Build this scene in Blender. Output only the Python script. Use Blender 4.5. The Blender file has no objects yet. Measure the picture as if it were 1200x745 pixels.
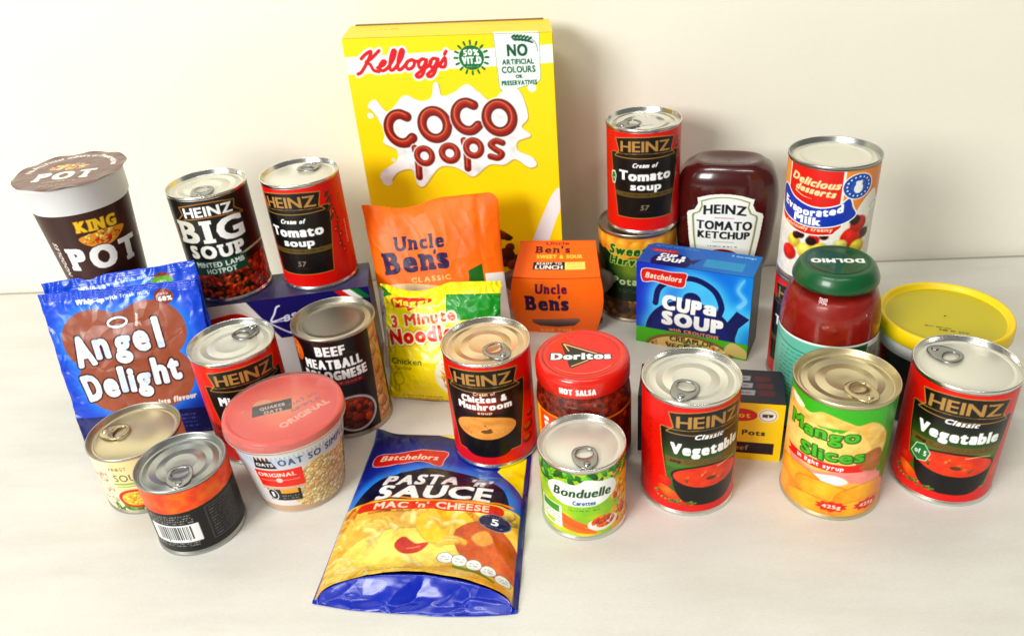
import bpy, bmesh, math, random
import numpy as np
from mathutils import Vector, Matrix
R = math.radians
C = bpy.context.scene.collection
sc = bpy.context.scene

# ------------------------------------------------------------------ camera
cam_d = bpy.data.cameras.new('camera')
cam = bpy.data.objects.new('camera', cam_d); C.objects.link(cam)
cam_d.sensor_width = 36; cam_d.lens = 951.45/1200*36
cam_d.clip_start = .02; cam_d.clip_end = 50
pit, rol = .547569, -.0893134
fw = Vector((0, math.cos(pit), -math.sin(pit))); rt = Vector((1, 0, 0)); up = rt.cross(fw)
r2 = math.cos(rol)*rt + math.sin(rol)*up; u2 = -math.sin(rol)*rt + math.cos(rol)*up
M = Matrix.Identity(4)
for i in range(3): M[i][0] = r2[i]; M[i][1] = u2[i]; M[i][2] = -fw[i]
M[2][3] = .475
cam.matrix_world = M
cam_d.dof.use_dof = True; cam_d.dof.focus_distance = .68; cam_d.dof.aperture_fstop = 9
sc.camera = cam
# ------------------------------------------------------------------ light
sc.render.engine = 'CYCLES'
sc.view_settings.view_transform = 'Standard'; sc.view_settings.look = 'None'
sc.view_settings.exposure = 0.0; sc.view_settings.gamma = 1
W = bpy.data.worlds.new('World'); sc.world = W; W.use_nodes = True
bg = W.node_tree.nodes['Background']; bg.inputs[0].default_value = (.98, 1, .93, 1); bg.inputs[1].default_value = .15
def area(name, loc, target, sx, sy, power, col):
    d = bpy.data.lights.new(name, 'AREA'); d.shape = 'RECTANGLE'; d.size = sx; d.size_y = sy; d.energy = power; d.color = col
    o = bpy.data.objects.new(name, d); C.objects.link(o); o.location = loc
    o.rotation_euler = (Vector(target)-Vector(loc)).to_track_quat('-Z', 'Y').to_euler(); return o
area('ceiling_light', (-.6, -.15, 1.8), (0, .6, 0), .9, .12, 12, (1, 1, .95))
area('window_light', (-2.15, -1.75, 1.62), (0, .75, .15), 1.3, 1.0, 113, (.99, 1, .96))
area('ceiling_light', (.35, -.5, 1.8), (.1, .6, 0), .9, .12, 6, (1, 1, .95))

# ------------------------------------------------------------------ helpers: materials
def mat(name, col=(.8, .8, .8), rough=.4, metal=0, coat=0, attr=None, bump=0, bscale=300, trans=0, ior=1.45, croug=.06, spec=.5, nvar=0, c2=None):
    m = bpy.data.materials.new(name); m.use_nodes = True
    nt = m.node_tree; b = nt.nodes['Principled BSDF']
    b.inputs['Base Color'].default_value = (*col, 1); b.inputs['Roughness'].default_value = rough
    b.inputs['Metallic'].default_value = metal; b.inputs['Coat Weight'].default_value = coat; b.inputs['Coat Roughness'].default_value = croug
    b.inputs['Transmission Weight'].default_value = trans; b.inputs['IOR'].default_value = ior
    b.inputs['Specular IOR Level'].default_value = spec
    tc = nt.nodes.new('ShaderNodeTexCoord')
    src = None
    if attr:
        a = nt.nodes.new('ShaderNodeAttribute'); a.attribute_name = attr; src = a.outputs['Color']
    if nvar:
        n = nt.nodes.new('ShaderNodeTexNoise'); n.inputs['Scale'].default_value = bscale*.13; n.inputs['Detail'].default_value = 4
        nt.links.new(tc.outputs['Object'], n.inputs['Vector'])
        rr = nt.nodes.new('ShaderNodeMapRange'); rr.inputs['To Min'].default_value = max(0.02, rough-nvar); rr.inputs['To Max'].default_value = rough+nvar
        nt.links.new(n.outputs['Fac'], rr.inputs['Value']); nt.links.new(rr.outputs['Result'], b.inputs['Roughness'])
    if src: nt.links.new(src, b.inputs['Base Color'])
    if c2:
        n = nt.nodes.new('ShaderNodeTexNoise'); n.inputs['Scale'].default_value = bscale*1.3; n.inputs['Detail'].default_value = 5
        nt.links.new(tc.outputs['Object'], n.inputs['Vector'])
        rp = nt.nodes.new('ShaderNodeValToRGB'); e = rp.color_ramp.elements; e[0].position = .42; e[0].color = (*col, 1); e[1].position = .66; e[1].color = (*c2, 1)
        nt.links.new(n.outputs['Fac'], rp.inputs['Fac']); nt.links.new(rp.outputs['Color'], b.inputs['Base Color'])
    if bump:
        n = nt.nodes.new('ShaderNodeTexNoise'); n.inputs['Scale'].default_value = bscale; n.inputs['Detail'].default_value = 3
        nt.links.new(tc.outputs['Object'], n.inputs['Vector'])
        bp = nt.nodes.new('ShaderNodeBump'); bp.inputs['Strength'].default_value = bump; bp.inputs['Distance'].default_value = .001
        nt.links.new(n.outputs['Fac'], bp.inputs['Height']); nt.links.new(bp.outputs['Normal'], b.inputs['Normal'])
    return m
def L(r, g, b):   # sRGB 0..255 -> linear
    f = lambda c: ((c/255+.055)/1.055)**2.4 if c > 10 else c/255/12.92
    return (f(r), f(g), f(b))
MT = {
 'paper': mat('printed_paper', attr='print', rough=.36, bump=.12, bscale=60, coat=.06, spec=.4, croug=.15, nvar=.06),
 'matte': mat('printed_matte_film', attr='print', rough=.42, bump=.2, bscale=55, spec=.35),
 'card': mat('printed_card', attr='print', rough=.42, bump=.10, bscale=40, coat=.04, spec=.4, croug=.2),
 'film': mat('printed_film', attr='print', rough=.30, bump=.25, bscale=55, coat=.22, croug=.08, spec=.45, nvar=.08),
 'plastic': mat('printed_plastic', attr='print', rough=.3, coat=.3),
 'tin': mat('tinplate', (.78, .77, .73), .24, 1, nvar=.08, bump=.05, bscale=90),
 'tin_dull': mat('dull_tinplate', (.50, .46, .38), .36, 1, nvar=.08, bump=.05, bscale=90),
 'tin_dark': mat('grey_tinplate', (.46, .47, .45), .34, 1, nvar=.08, bump=.02, bscale=90),
 'cream': mat('cream_lacquered_tin', (.74, .71, .61), .42, .45, nvar=.06),
 'gold': mat('gold_lacquered_tin', (.70, .60, .38), .36, .9, nvar=.08, bump=.02, bscale=90),
 'copper': mat('copper_lacquered_tin', (.84, .62, .38), .36, .9, nvar=.08),
 'tab': mat('pull_tab_metal', (.34, .34, .33), .24, 1),
 'tab_gold': mat('gold_pull_tab_metal', (.60, .50, .30), .25, 1),
 'glass': mat('clear_glass', (1, 1, 1), .02, trans=1, ior=1.3),
 'sauce': mat('tomato_sauce', L(160, 18, 4), .35, coat=.3, croug=.08, bump=.2, bscale=120, c2=L(172, 30, 8)),
 'salsa': mat('chunky_salsa', L(104, 14, 4), .35, coat=.2, croug=.05, bump=.6, bscale=160, c2=L(190, 60, 18)),
 'ketchup': mat('ketchup_bottle_plastic', L(66, 14, 14), .22, coat=.6, croug=.08),
 'green': mat('green_lid_enamel', L(2, 80, 38), .35, coat=.3, croug=.1, bump=.06, bscale=80),
 'redlid': mat('red_lid_enamel', L(222, 30, 14), .3, coat=.6, croug=.1),
 'yellow': mat('yellow_plastic', L(244, 208, 4), .42, coat=.1, bump=.05, bscale=60),
 'white': mat('white_plastic', (.80, .81, .83), .4, bump=.05, bscale=60),
 'black': mat('black_card', (.012, .011, .012), .35, coat=.3),
 'clearlid': mat('translucent_lid_plastic', (1, .95, .94), .14, trans=.92, ior=1.25),
 'brown': mat('brown_card', L(120, 92, 66), .6, bump=.1),
 'cup': mat('grey_brown_cup_plastic', L(92, 78, 72), .4),
 'purplecard': mat('dark_purple_card', L(42, 34, 52), .4, coat=.2),
}
def facets(m, scale, strength):      # crumpled facets on top of the modelled folds
    nt = m.node_tree; b = nt.nodes['Principled BSDF']; old = b.inputs['Normal'].links[0].from_node
    tc = nt.nodes.new('ShaderNodeTexCoord'); n = nt.nodes.new('ShaderNodeTexNoise'); n.inputs['Scale'].default_value = scale*.6
    nt.links.new(tc.outputs['Object'], n.inputs['Vector'])
    mx = nt.nodes.new('ShaderNodeVectorMath'); mx.operation = 'MULTIPLY_ADD'; mx.inputs[1].default_value = (.03, .03, .03)
    nt.links.new(n.outputs['Color'], mx.inputs[0]); nt.links.new(tc.outputs['Object'], mx.inputs[2])
    v = nt.nodes.new('ShaderNodeTexVoronoi'); v.feature = 'DISTANCE_TO_EDGE'; v.inputs['Scale'].default_value = scale; nt.links.new(mx.outputs[0], v.inputs['Vector'])
    bp = nt.nodes.new('ShaderNodeBump'); bp.inputs['Strength'].default_value = strength; bp.inputs['Distance'].default_value = .004
    nt.links.new(v.outputs['Distance'], bp.inputs['Height']); nt.links.new(old.outputs['Normal'], bp.inputs['Normal']); nt.links.new(bp.outputs['Normal'], b.inputs['Normal'])
facets(MT['film'], 38, .42); facets(MT['matte'], 26, .30)
# ------------------------------------------------------------------ helpers: print (a small raster painter; its picture is stored per vertex)
_g = {}
def glyph(ch):
    if ch in _g: return _g[ch]
    cu = bpy.data.curves.new('glyph', 'FONT'); cu.body = ch; cu.size = 1; cu.resolution_u = 3
    o = bpy.data.objects.new('glyph', cu); C.objects.link(o)
    dg = bpy.context.evaluated_depsgraph_get(); me = o.evaluated_get(dg).to_mesh()
    co = np.array([v.co[:2] for v in me.vertices]).reshape(-1, 2)
    cnt = {}
    for p in me.polygons:
        for e in p.edge_keys: cnt[e] = cnt.get(e, 0)+1
    seg = np.array([[*co[a], *co[b]] for (a, b), n in cnt.items() if n == 1]).reshape(-1, 4)
    o.to_mesh_clear() if False else None
    bpy.data.objects.remove(o); bpy.data.curves.remove(cu)
    x0, x1 = (co[:, 0].min(), co[:, 0].max()) if len(co) else (0, .3)
    _g[ch] = (seg, x0, x1); return _g[ch]
CAP = None
def text_segs(s, track=0., slab=None, wob=None):
    """segments in font units (cap height = 1)"""
    global CAP
    if CAP is None: CAP = glyph('H')[0][:, 1].max()
    x = 0; out = []; slabs = []; extra = []
    for k, ch in enumerate(s):
        if ch == ' ': x += .34/CAP+track; continue
        if ch == 'a':      # two-storey a, drawn as overlapping pieces
            y = 0 if not wob else wob[k % len(wob)]
            def O(p): p = np.array(p, float); p[:, 0] += x; p[:, 1] += y; return loop_segs(p)
            th = .125; ang = np.linspace(R(158), R(0), 12)
            extra += [np.concatenate([O(ell(.235, .22, .235, .225, 28)), O(ell(.235, .22, .12, .11, 22))]), O([(.36, 0), (.36+th, 0), (.36+th, .50), (.36, .50)]),
                      O([(.245+.24*math.cos(q), .49+.24*math.sin(q)) for q in ang]+[(.245+.12*math.cos(q), .49+.115*math.sin(q)) for q in ang[::-1]])]
            x += .485+.11+track; out.append(np.zeros((0, 4))); continue
        seg, a, b = glyph(ch); seg = seg.copy()/CAP; a /= CAP; b /= CAP
        y = 0 if not wob else wob[k % len(wob)]
        seg[:, [0, 2]] += x-a; seg[:, [1, 3]] += y
        out.append(seg)
        if slab:
            w = b-a; t = slab; top = {'l': 1, 'h': 1, 'b': 1, 'd': 1, 'k': 1}.get(ch, .74 if ch.islower() else 1)
            S = {'B': 'L', 'P': 'L', 'I': 'M', 'U': 'lr', 'K': 'L', 'N': 'L', 'n': 'Lb', 'l': 'M', 'D': 'L', 'T': 'm', 'E': 'L', 'M': 'LR', 'G': '', 'H': 'LR', 'A': 'xy', 'R': 'L', 'i': 'M'}.get(ch, '')
            sw = t*1.9
            for q in S:
                if q == 'L': slabs += [(x-t*.7, y, x+sw, y+t), (x-t*.7, y+top-t, x+sw*.6, y+top)]
                if q == 'R': slabs += [(x+w-sw, y, x+w+t*.7, y+t), (x+w-sw, y+top-t, x+w+t*.7, y+top)]
                if q == 'M': slabs += [(x+w/2-sw*.8, y, x+w/2+sw*.8, y+t), (x+w/2-sw*.8, y+top-t, x+w/2+sw*(.8 if ch.isupper() else .1), y+top)]
                if q == 'l': slabs.append((x-t*.7, y+top-t, x+sw, y+top))
                if q == 'r': slabs.append((x+w-sw, y+top-t, x+w+t*.7, y+top))
                if q == 'b': slabs.append((x+w-sw, y, x+w+t*.7, y+t))
                if q == 'm': slabs.append((x+w/2-sw*.8, y, x+w/2+sw*.8, y+t))
                if q == 'x': slabs.append((x-t*.6, y, x+sw*.8, y+t))
                if q == 'y': slabs.append((x+w-sw*.8, y, x+w+t*.6, y+t))
        x += b-a+.11+track+(.09 if slab else 0)
    x -= .11+track
    seg = np.concatenate(out)
    sl = [rect_segs(*q) for q in slabs]+extra
    return seg, sl, x
def rect_segs(x0, y0, x1, y1): return np.array([[x0, y0, x1, y0], [x1, y0, x1, y1], [x1, y1, x0, y1], [x0, y1, x0, y0]], float)
def loop_segs(p): p = np.asarray(p, float); return np.concatenate([p, np.roll(p, -1, 0)], 1)
def ell(cx, cy, rx, ry, n=48, rot=0):
    t = np.linspace(0, 2*np.pi, n, endpoint=False); x = rx*np.cos(t); y = ry*np.sin(t); c, s = math.cos(rot), math.sin(rot)
    return np.stack([cx+x*c-y*s, cy+x*s+y*c], 1)
def catmull(p, n=8, closed=False):
    p = np.asarray(p, float)
    q = np.concatenate([p[-1:], p, p[:2]]) if closed else np.concatenate([2*p[:1]-p[1:2], p, 2*p[-1:]-p[-2:-1]])
    out = []
    for i in range(1, len(q)-2):
        t = np.linspace(0, 1, n, endpoint=False)[:, None]; a, b, c, d = q[i-1], q[i], q[i+1], q[i+2]
        out.append(.5*(2*b+(c-a)*t+(2*a-5*b+4*c-d)*t*t+(3*b-a-3*c+d)*t**3))
    if not closed: out.append(q[-2:-1])
    return np.concatenate(out)
def hash2(ix, iy, s):
    h = np.sin(ix*127.1+iy*311.7+s*74.7)*43758.5453; return h-np.floor(h)
def vn(x, y, s=0):
    ix, iy = np.floor(x), np.floor(y); fx, fy = x-ix, y-iy; fx = fx*fx*(3-2*fx); fy = fy*fy*(3-2*fy)
    a, b, c, d = hash2(ix, iy, s), hash2(ix+1, iy, s), hash2(ix, iy+1, s), hash2(ix+1, iy+1, s)
    return (a*(1-fx)+b*fx)*(1-fy)+(c*(1-fx)+d*fx)*fy
def fbm(x, y, s=0, o=3):
    v = 0; a = .5
    for k in range(o): v = v+a*vn(x*2**k, y*2**k, s+k*13); a *= .5
    return v/(1-.5**o)
def blur(a, r):
    if r < 1: return a
    for _ in range(2):
        for ax in (0, 1):
            pad = [(0, 0)]*2; pad[ax] = (r+1, r); c = np.cumsum(np.pad(a, pad, mode='edge'), ax)
            n = a.shape[ax]
            a = (np.take(c, range(2*r+1, 2*r+1+n), ax)-np.take(c, range(0, n), ax))/(2*r+1)
    return a
class Art:
    def __init__(s, x0, x1, y0, y1, cell, bg=(255, 255, 255), ss=3):
        s.nx = int(round((x1-x0)/cell)); s.ny = int(round((y1-y0)/cell)); s.ss = ss
        s.x0, s.x1, s.y0, s.y1 = x0, x1, y0, y1
        s.W, s.H = (s.nx+1)*ss, (s.ny+1)*ss
        s.px = (x1-x0)/s.nx/ss; s.py = (y1-y0)/s.ny/ss
        s.X, s.Y = np.meshgrid(x0+(np.arange(s.W)-(ss-1)/2)*s.px, y0+(np.arange(s.H)-(ss-1)/2)*s.py)
        s.img = np.empty((s.H, s.W, 3), np.float32); s.img[:] = s.col(bg)
        s.rs = np.random.RandomState(5)
    def col(s, c):
        if callable(c): return np.asarray(c(s.X, s.Y), np.float32)
        return np.array(c, np.float32)
    def fill(s, segs):
        g = np.concatenate(segs) if isinstance(segs, list) else segs
        if not len(g): return np.zeros((s.H, s.W), bool)
        c = (g[:, [0, 2]]-s.X[0, 0])/s.px; r = (g[:, [1, 3]]-s.Y[0, 0])/s.py
        tog = np.zeros((s.H, s.W+1), np.int32)
        lo = np.ceil(np.minimum(r[:, 0], r[:, 1])-1e-9).astype(int); hi = np.ceil(np.maximum(r[:, 0], r[:, 1])-1e-9).astype(int)
        lo = np.clip(lo, 0, s.H); hi = np.clip(hi, 0, s.H); n = hi-lo; k = n > 0
        if not k.any(): return np.zeros((s.H, s.W), bool)
        c, r, lo, n = c[k], r[k], lo[k], n[k]
        idx = np.repeat(np.arange(len(n)), n); row = np.arange(n.sum())-np.repeat(np.cumsum(n)-n, n)+lo[idx]
        t = (row-r[idx, 0])/(r[idx, 1]-r[idx, 0]); x = c[idx, 0]+t*(c[idx, 1]-c[idx, 0])
        np.add.at(tog, (row, np.clip(np.ceil(x).astype(int), 0, s.W)), 1)
        return (np.cumsum(tog, 1)[:, :-1] % 2).astype(bool)
    def poly(s, p): return s.fill(loop_segs(p))
    def rect(s, x0, y0, x1, y1): return (s.X >= x0) & (s.X <= x1) & (s.Y >= y0) & (s.Y <= y1)
    def rrect(s, x0, y0, x1, y1, r):
        cx, cy = (x0+x1)/2, (y0+y1)/2
        dx = np.maximum(abs(s.X-cx)-((x1-x0)/2-r), 0); dy = np.maximum(abs(s.Y-cy)-((y1-y0)/2-r), 0); return dx*dx+dy*dy <= r*r
    def ellm(s, cx, cy, rx, ry): return ((s.X-cx)/rx)**2+((s.Y-cy)/ry)**2 <= 1
    def stroke(s, pts, w, w2=None, n=6, closed=False):
        m = np.zeros((s.H, s.W), bool); p = catmull(pts, n, closed) if n else np.asarray(pts, float)
        if closed: p = np.concatenate([p, p[:1]])
        for k in range(len(p)-1):
            r = w/2 if w2 is None else (w+(w2-w)*k/len(p))/2
            a, b = p[k], p[k+1]
            i0 = int((min(a[0], b[0])-r-s.X[0, 0])/s.px); i1 = int((max(a[0], b[0])+r-s.X[0, 0])/s.px)+2
            j0 = int((min(a[1], b[1])-r-s.Y[0, 0])/s.py); j1 = int((max(a[1], b[1])+r-s.Y[0, 0])/s.py)+2
            i0, j0 = max(i0, 0), max(j0, 0)
            if i1 <= i0 or j1 <= j0: continue
            X, Y = s.X[j0:j1, i0:i1], s.Y[j0:j1, i0:i1]
            d = b-a; l = d@d+1e-12; t = np.clip(((X-a[0])*d[0]+(Y-a[1])*d[1])/l, 0, 1)
            m[j0:j1, i0:i1] |= (X-a[0]-t*d[0])**2+(Y-a[1]-t*d[1])**2 <= r*r
        return m
    def dil(s, m, mm):
        r = mm/s.px
        if r < .5: return m
        out = np.zeros_like(m); R_ = int(r)
        c = np.cumsum(np.pad(m.astype(np.int32), ((0, 0), (R_+1, R_))), 1)
        for dy in range(-R_, R_+1):
            w = int(math.sqrt(max(0, r*r-dy*dy)))
            h = (c[:, R_+1+w:R_+1+w+s.W]-c[:, R_-w:R_-w+s.W]) > 0
            if dy >= 0: out[dy:] |= h[:s.H-dy]
            else: out[:dy] |= h[-dy:]
        return out
    def fat(s, m, mm):
        rx, ry = int(round(mm*1.15/s.px)), int(round(mm*.65/s.py)); a = m.astype(np.int32)
        for ax, r in ((1, rx), (0, ry)):
            if r < 1: continue
            pad = [(0, 0)]*2; pad[ax] = (r+1, r); c = np.cumsum(np.pad(a, pad), ax); n = a.shape[ax]
            a = ((np.take(c, range(2*r+1, 2*r+1+n), ax)-np.take(c, range(0, n), ax)) > 0).astype(np.int32)
        return a > 0
    def paint(s, m, c, a=1.):
        if m is None: m = np.ones((s.H, s.W), bool)
        m = m.astype(np.float32)*a
        jj = np.where(m.any(1))[0]; ii = np.where(m.any(0))[0]
        if not len(jj): return
        sl = (slice(jj[0], jj[-1]+1), slice(ii[0], ii[-1]+1))
        cc = s.col(c); cc = cc[sl] if cc.ndim == 3 else cc
        mm_ = m[sl][..., None]; s.img[sl] = s.img[sl]*(1-mm_)+cc*mm_
    def glow(s, m, mm, c, a=1.): s.paint(np.clip(blur(s.dil(m, mm*.5).astype(np.float32), max(1, int(mm/s.px*.5))), 0, 1), c, a)
    def text(s, t, cx, cy, w=None, h=5, color=(255, 255, 255), bold=0, shear=0, rot=0, arc=0, out=None, slab=None, wob=None, track=0, shadow=None, align='c', warp=None, draw=True, out2=None, rnd=False):
        """cy = middle of the caps; arc: + bows upwards (mm at the ends)"""
        bold = bold*.68; 
        if bold and len(t) > 1:
            w0 = text_segs(t, track, slab and slab*.62, wob)[2]; n_ = len(t); h0 = h if w is None else w/w0
            for _ in range(2): h0 = h if w is None else w/(w0+(n_-1)*2.1*bold/h0)
            track = track+2.1*bold/h0
        seg, sl, wid = text_segs(t, track, slab and slab*.62, wob)
        hx = h if w is None else w/wid
        tot = wid*hx
        def tr(g):
            n = 3; ts = np.linspace(0, 1, n+1); g = np.concatenate([np.concatenate([g[:, :2]+(g[:, 2:]-g[:, :2])*ts[k], g[:, :2]+(g[:, 2:]-g[:, :2])*ts[k+1]], 1) for k in range(n)]) if (arc or warp) else g
            g = g.copy()
            for i in (0, 2):
                x = g[:, i]*hx; y = (g[:, i+1]-.5)*h; x = x+shear*y
                x = x-(tot/2 if align == 'c' else 0)
                if arc: y = y-arc*(2*x/tot)**2+arc*.4
                if warp: x, y = warp(x, y)
                c, q = math.cos(R(rot)), math.sin(R(rot))
                g[:, i], g[:, i+1] = cx+x*c-y*q, cy+x*q+y*c
            return g
        m = s.fill(tr(seg))
        for q in sl: m |= s.fill(tr(q))
        if bold: m = s.dil(m, bold) if rnd else s.fat(m, bold)
        if not draw: return m
        if shadow: s.paint(np.roll(s.dil(m, (out[0] if out else 0)+.2), (-int(shadow[0]/s.py), int(shadow[0]*.6/s.px)), (0, 1)), shadow[1], .8)
        if out2: s.paint(s.dil(m, out[0]+out2[0]), out2[1])
        if out: s.paint(s.dil(m, out[0]), out[1])
        s.paint(m, color); return m
    def small(s, x0, x1, y, n=1, h=1.6, c=(60, 60, 60), gap=2.6, seed=1, a=.8):
        """lines of fine print: rows of tiny letter strokes"""
        rs = np.random.RandomState(seed)
        for k in range(n):
            x = x0
            yy = y-k*gap
            while x < x1-1:
                wl = rs.uniform(2, 6); m = s.rect(x, yy-h/2, min(x+wl, x1), yy+h/2) & (np.sin(s.X*5.2+k*2+np.sin(s.X*2.3)*2) > -.45) & ((np.sin(s.Y*6+s.X*3) > -.6))
                s.paint(m, c, a); x += wl+1
    def food(s, m, n, r, cols, seed=1, asp=.7, dark=.55, light=1.25):
        rs = np.random.RandomState(seed); jj, ii = np.where(m)
        if not len(jj): return
        for k in range(n):
            q = rs.randint(len(jj)); cx, cy = s.X[jj[q], ii[q]], s.Y[jj[q], ii[q]]
            rr = rs.uniform(*r); a = rs.uniform(0, 3.14); c = np.array(cols[rs.randint(len(cols))], float)
            i0 = max(0, int((cx-rr-s.X[0, 0])/s.px)); i1 = int((cx+rr-s.X[0, 0])/s.px)+2; j0 = max(0, int((cy-rr-s.Y[0, 0])/s.py)); j1 = int((cy+rr-s.Y[0, 0])/s.py)+2
            X, Y = s.X[j0:j1, i0:i1]-cx, s.Y[j0:j1, i0:i1]-cy
            u = X*math.cos(a)+Y*math.sin(a); v = (-X*math.sin(a)+Y*math.cos(a))/asp
            d = np.sqrt(u*u+v*v)/rr; k_ = (d < 1) & m[j0:j1, i0:i1]
            sh = np.clip(1+(Y-X*.5)/rr*.3, dark, light)*np.where(d > .85, .75, 1)
            col = np.clip(c*sh[..., None], 0, 255); s.img[j0:j1, i0:i1][k_] = col[k_]
    def soft(s, m, mm):
        r = max(1, int(mm/s.px)); b = np.stack([blur(s.img[..., k], r) for k in range(3)], -1); s.img[m] = b[m]
    def noise(s, m, amp=12, sc_=.5, seed=3):
        n = (fbm(s.X*sc_, s.Y*sc_, seed)-.5)*2*amp; s.img[m] = np.clip(s.img[m]+n[m][:, None], 0, 255)
    def verts(s):
        a = s.img.reshape(s.ny+1, s.ss, s.nx+1, s.ss, 3).mean((1, 3))/255.
        a = np.clip(a, 0, 1); l = a.mean(2, keepdims=True); a = np.clip(l+(a-l)*1.10, 0, 1)**1.22; return np.where(a > .04045, ((a+.055)/1.055)**2.4, a/12.92)
def lerp(a, b, t): t = np.clip(t, 0, 1)[..., None]; return np.array(a, float)*(1-t)+np.array(b, float)*t
def vgrad(c0, c1, y0, y1): return lambda X, Y: lerp(c0, c1, (Y-y0)/(y1-y0))
def rgrad(cx, cy, r, c0, c1): return lambda X, Y: lerp(c0, c1, np.hypot(X-cx, Y-cy)/r)

# ------------------------------------------------------------------ helpers: meshes
def link(name, me, m, parent=None):
    o = bpy.data.objects.new(name, me); C.objects.link(o)
    if m and not me.materials: me.materials.append(m)
    if parent: o.parent = parent
    return o
def mesh_np(name, co, faces, smooth=True):
    me = bpy.data.meshes.new(name); co = np.asarray(co, np.float32); faces = np.asarray(faces, np.int32)
    me.vertices.add(len(co)); me.vertices.foreach_set('co', co.ravel())
    k = faces.shape[1]; me.loops.add(faces.size); me.loops.foreach_set('vertex_index', faces.ravel())
    me.polygons.add(len(faces)); me.polygons.foreach_set('loop_start', np.arange(0, faces.size, k, dtype=np.int32))
    me.update(calc_edges=True)
    me.polygons.foreach_set('use_smooth', np.full(len(faces), smooth)); return me
def surf(name, art, fn, m, parent=None, extra=0, keep=None, flip=False, back=None, smooth=True):
    """a sheet carrying a print; extra = mm of plain sheet added on either side (goes round the back)"""
    U = np.linspace(art.x0, art.x1, art.nx+1); V = np.linspace(art.y0, art.y1, art.ny+1); col = art.verts()
    if extra:
        e = np.linspace(0, extra, 13)[1:]
        U = np.concatenate([art.x0-e[::-1], U, art.x1+e]); col = np.concatenate([np.repeat(col[:, :1], 12, 1), col, np.repeat(col[:, -1:], 12, 1)], 1)
    UU, VV = np.meshgrid(U, V); P = np.stack(fn(UU, VV), -1)
    ny, nx = UU.shape; idx = np.arange(ny*nx).reshape(ny, nx)
    f = np.stack([idx[:-1, :-1], idx[:-1, 1:], idx[1:, 1:], idx[1:, :-1]], -1).reshape(-1, 4)
    if keep is not None:
        K = keep(UU, VV); kf = (K[:-1, :-1] & K[:-1, 1:] & K[1:, 1:] & K[1:, :-1]).ravel(); f = f[kf]
    if flip: f = f[:, ::-1]
    co = P.reshape(-1, 3); cc = np.concatenate([col.reshape(-1, 3), np.ones((ny*nx, 1))], 1)
    if keep is not None:
        used = np.zeros(len(co), bool); used[f.ravel()] = True; mp = np.cumsum(used)-1; f = mp[f]; co = co[used]; cc = cc[used]
    me = mesh_np(name, co, f, smooth)
    at = me.color_attributes.new('print', 'FLOAT_COLOR', 'POINT'); at.data.foreach_set('color', cc.astype(np.float32).ravel())
    return link(name, me, m, parent)
def lathe(name, prof, m, parent=None, n=72, sx=1, sy=1, cx=0, cy=0):
    prof = np.array(prof, float); t = np.linspace(0, 2*np.pi, n, endpoint=False); k = len(prof)
    co = np.stack([cx+prof[:, 0][:, None]*np.cos(t)*sx, cy+prof[:, 0][:, None]*np.sin(t)*sy, np.repeat(prof[:, 1][:, None], n, 1)], -1).reshape(-1, 3)
    i = np.arange(k-1)[:, None]*n; j = np.arange(n)[None]; j2 = (j+1) % n
    f = np.stack([i+j, i+j2, i+n+j2, i+n+j], -1).reshape(-1, 4)
    return link(name, mesh_np(name, co, f), m, parent)
def bevel_box(name, sx, sy, sz, m, parent=None, bev=.0012, loc=(0, 0, 0), skewx=0):
    """box with its base centre at loc"""
    bm = bmesh.new(); bmesh.ops.create_cube(bm, size=1)
    for v in bm.verts: v.co = Vector((v.co.x*sx+loc[0], v.co.y*sy+loc[1], (v.co.z+.5)*sz+loc[2]))
    bmesh.ops.bevel(bm, geom=bm.edges[:], offset=bev, segments=2, affect='EDGES')
    me = bpy.data.meshes.new(name); bm.to_mesh(me); bm.free()
    return link(name, me, m, parent)
def thing(name, label, cat, loc, rz=0, group=None):
    o = bpy.data.objects.new(name, None); C.objects.link(o); o.location = loc; o.rotation_euler = (0, 0, rz)
    o.empty_display_size = .02; tag(o, label, cat, group); return o
def tag(o, label, cat, group=None):
    o['label'] = label; o['category'] = cat
    if group: o['group'] = group
def cyl_fn(r, z0=0, off=.00015):
    def f(U, V): a = U/1000/r; return (r+off)*np.sin(a), -(r+off)*np.cos(a), z0+V/1000
    return f
def face_rz(x, y, a=0): return math.atan2(-x, y)+R(a)

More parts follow.
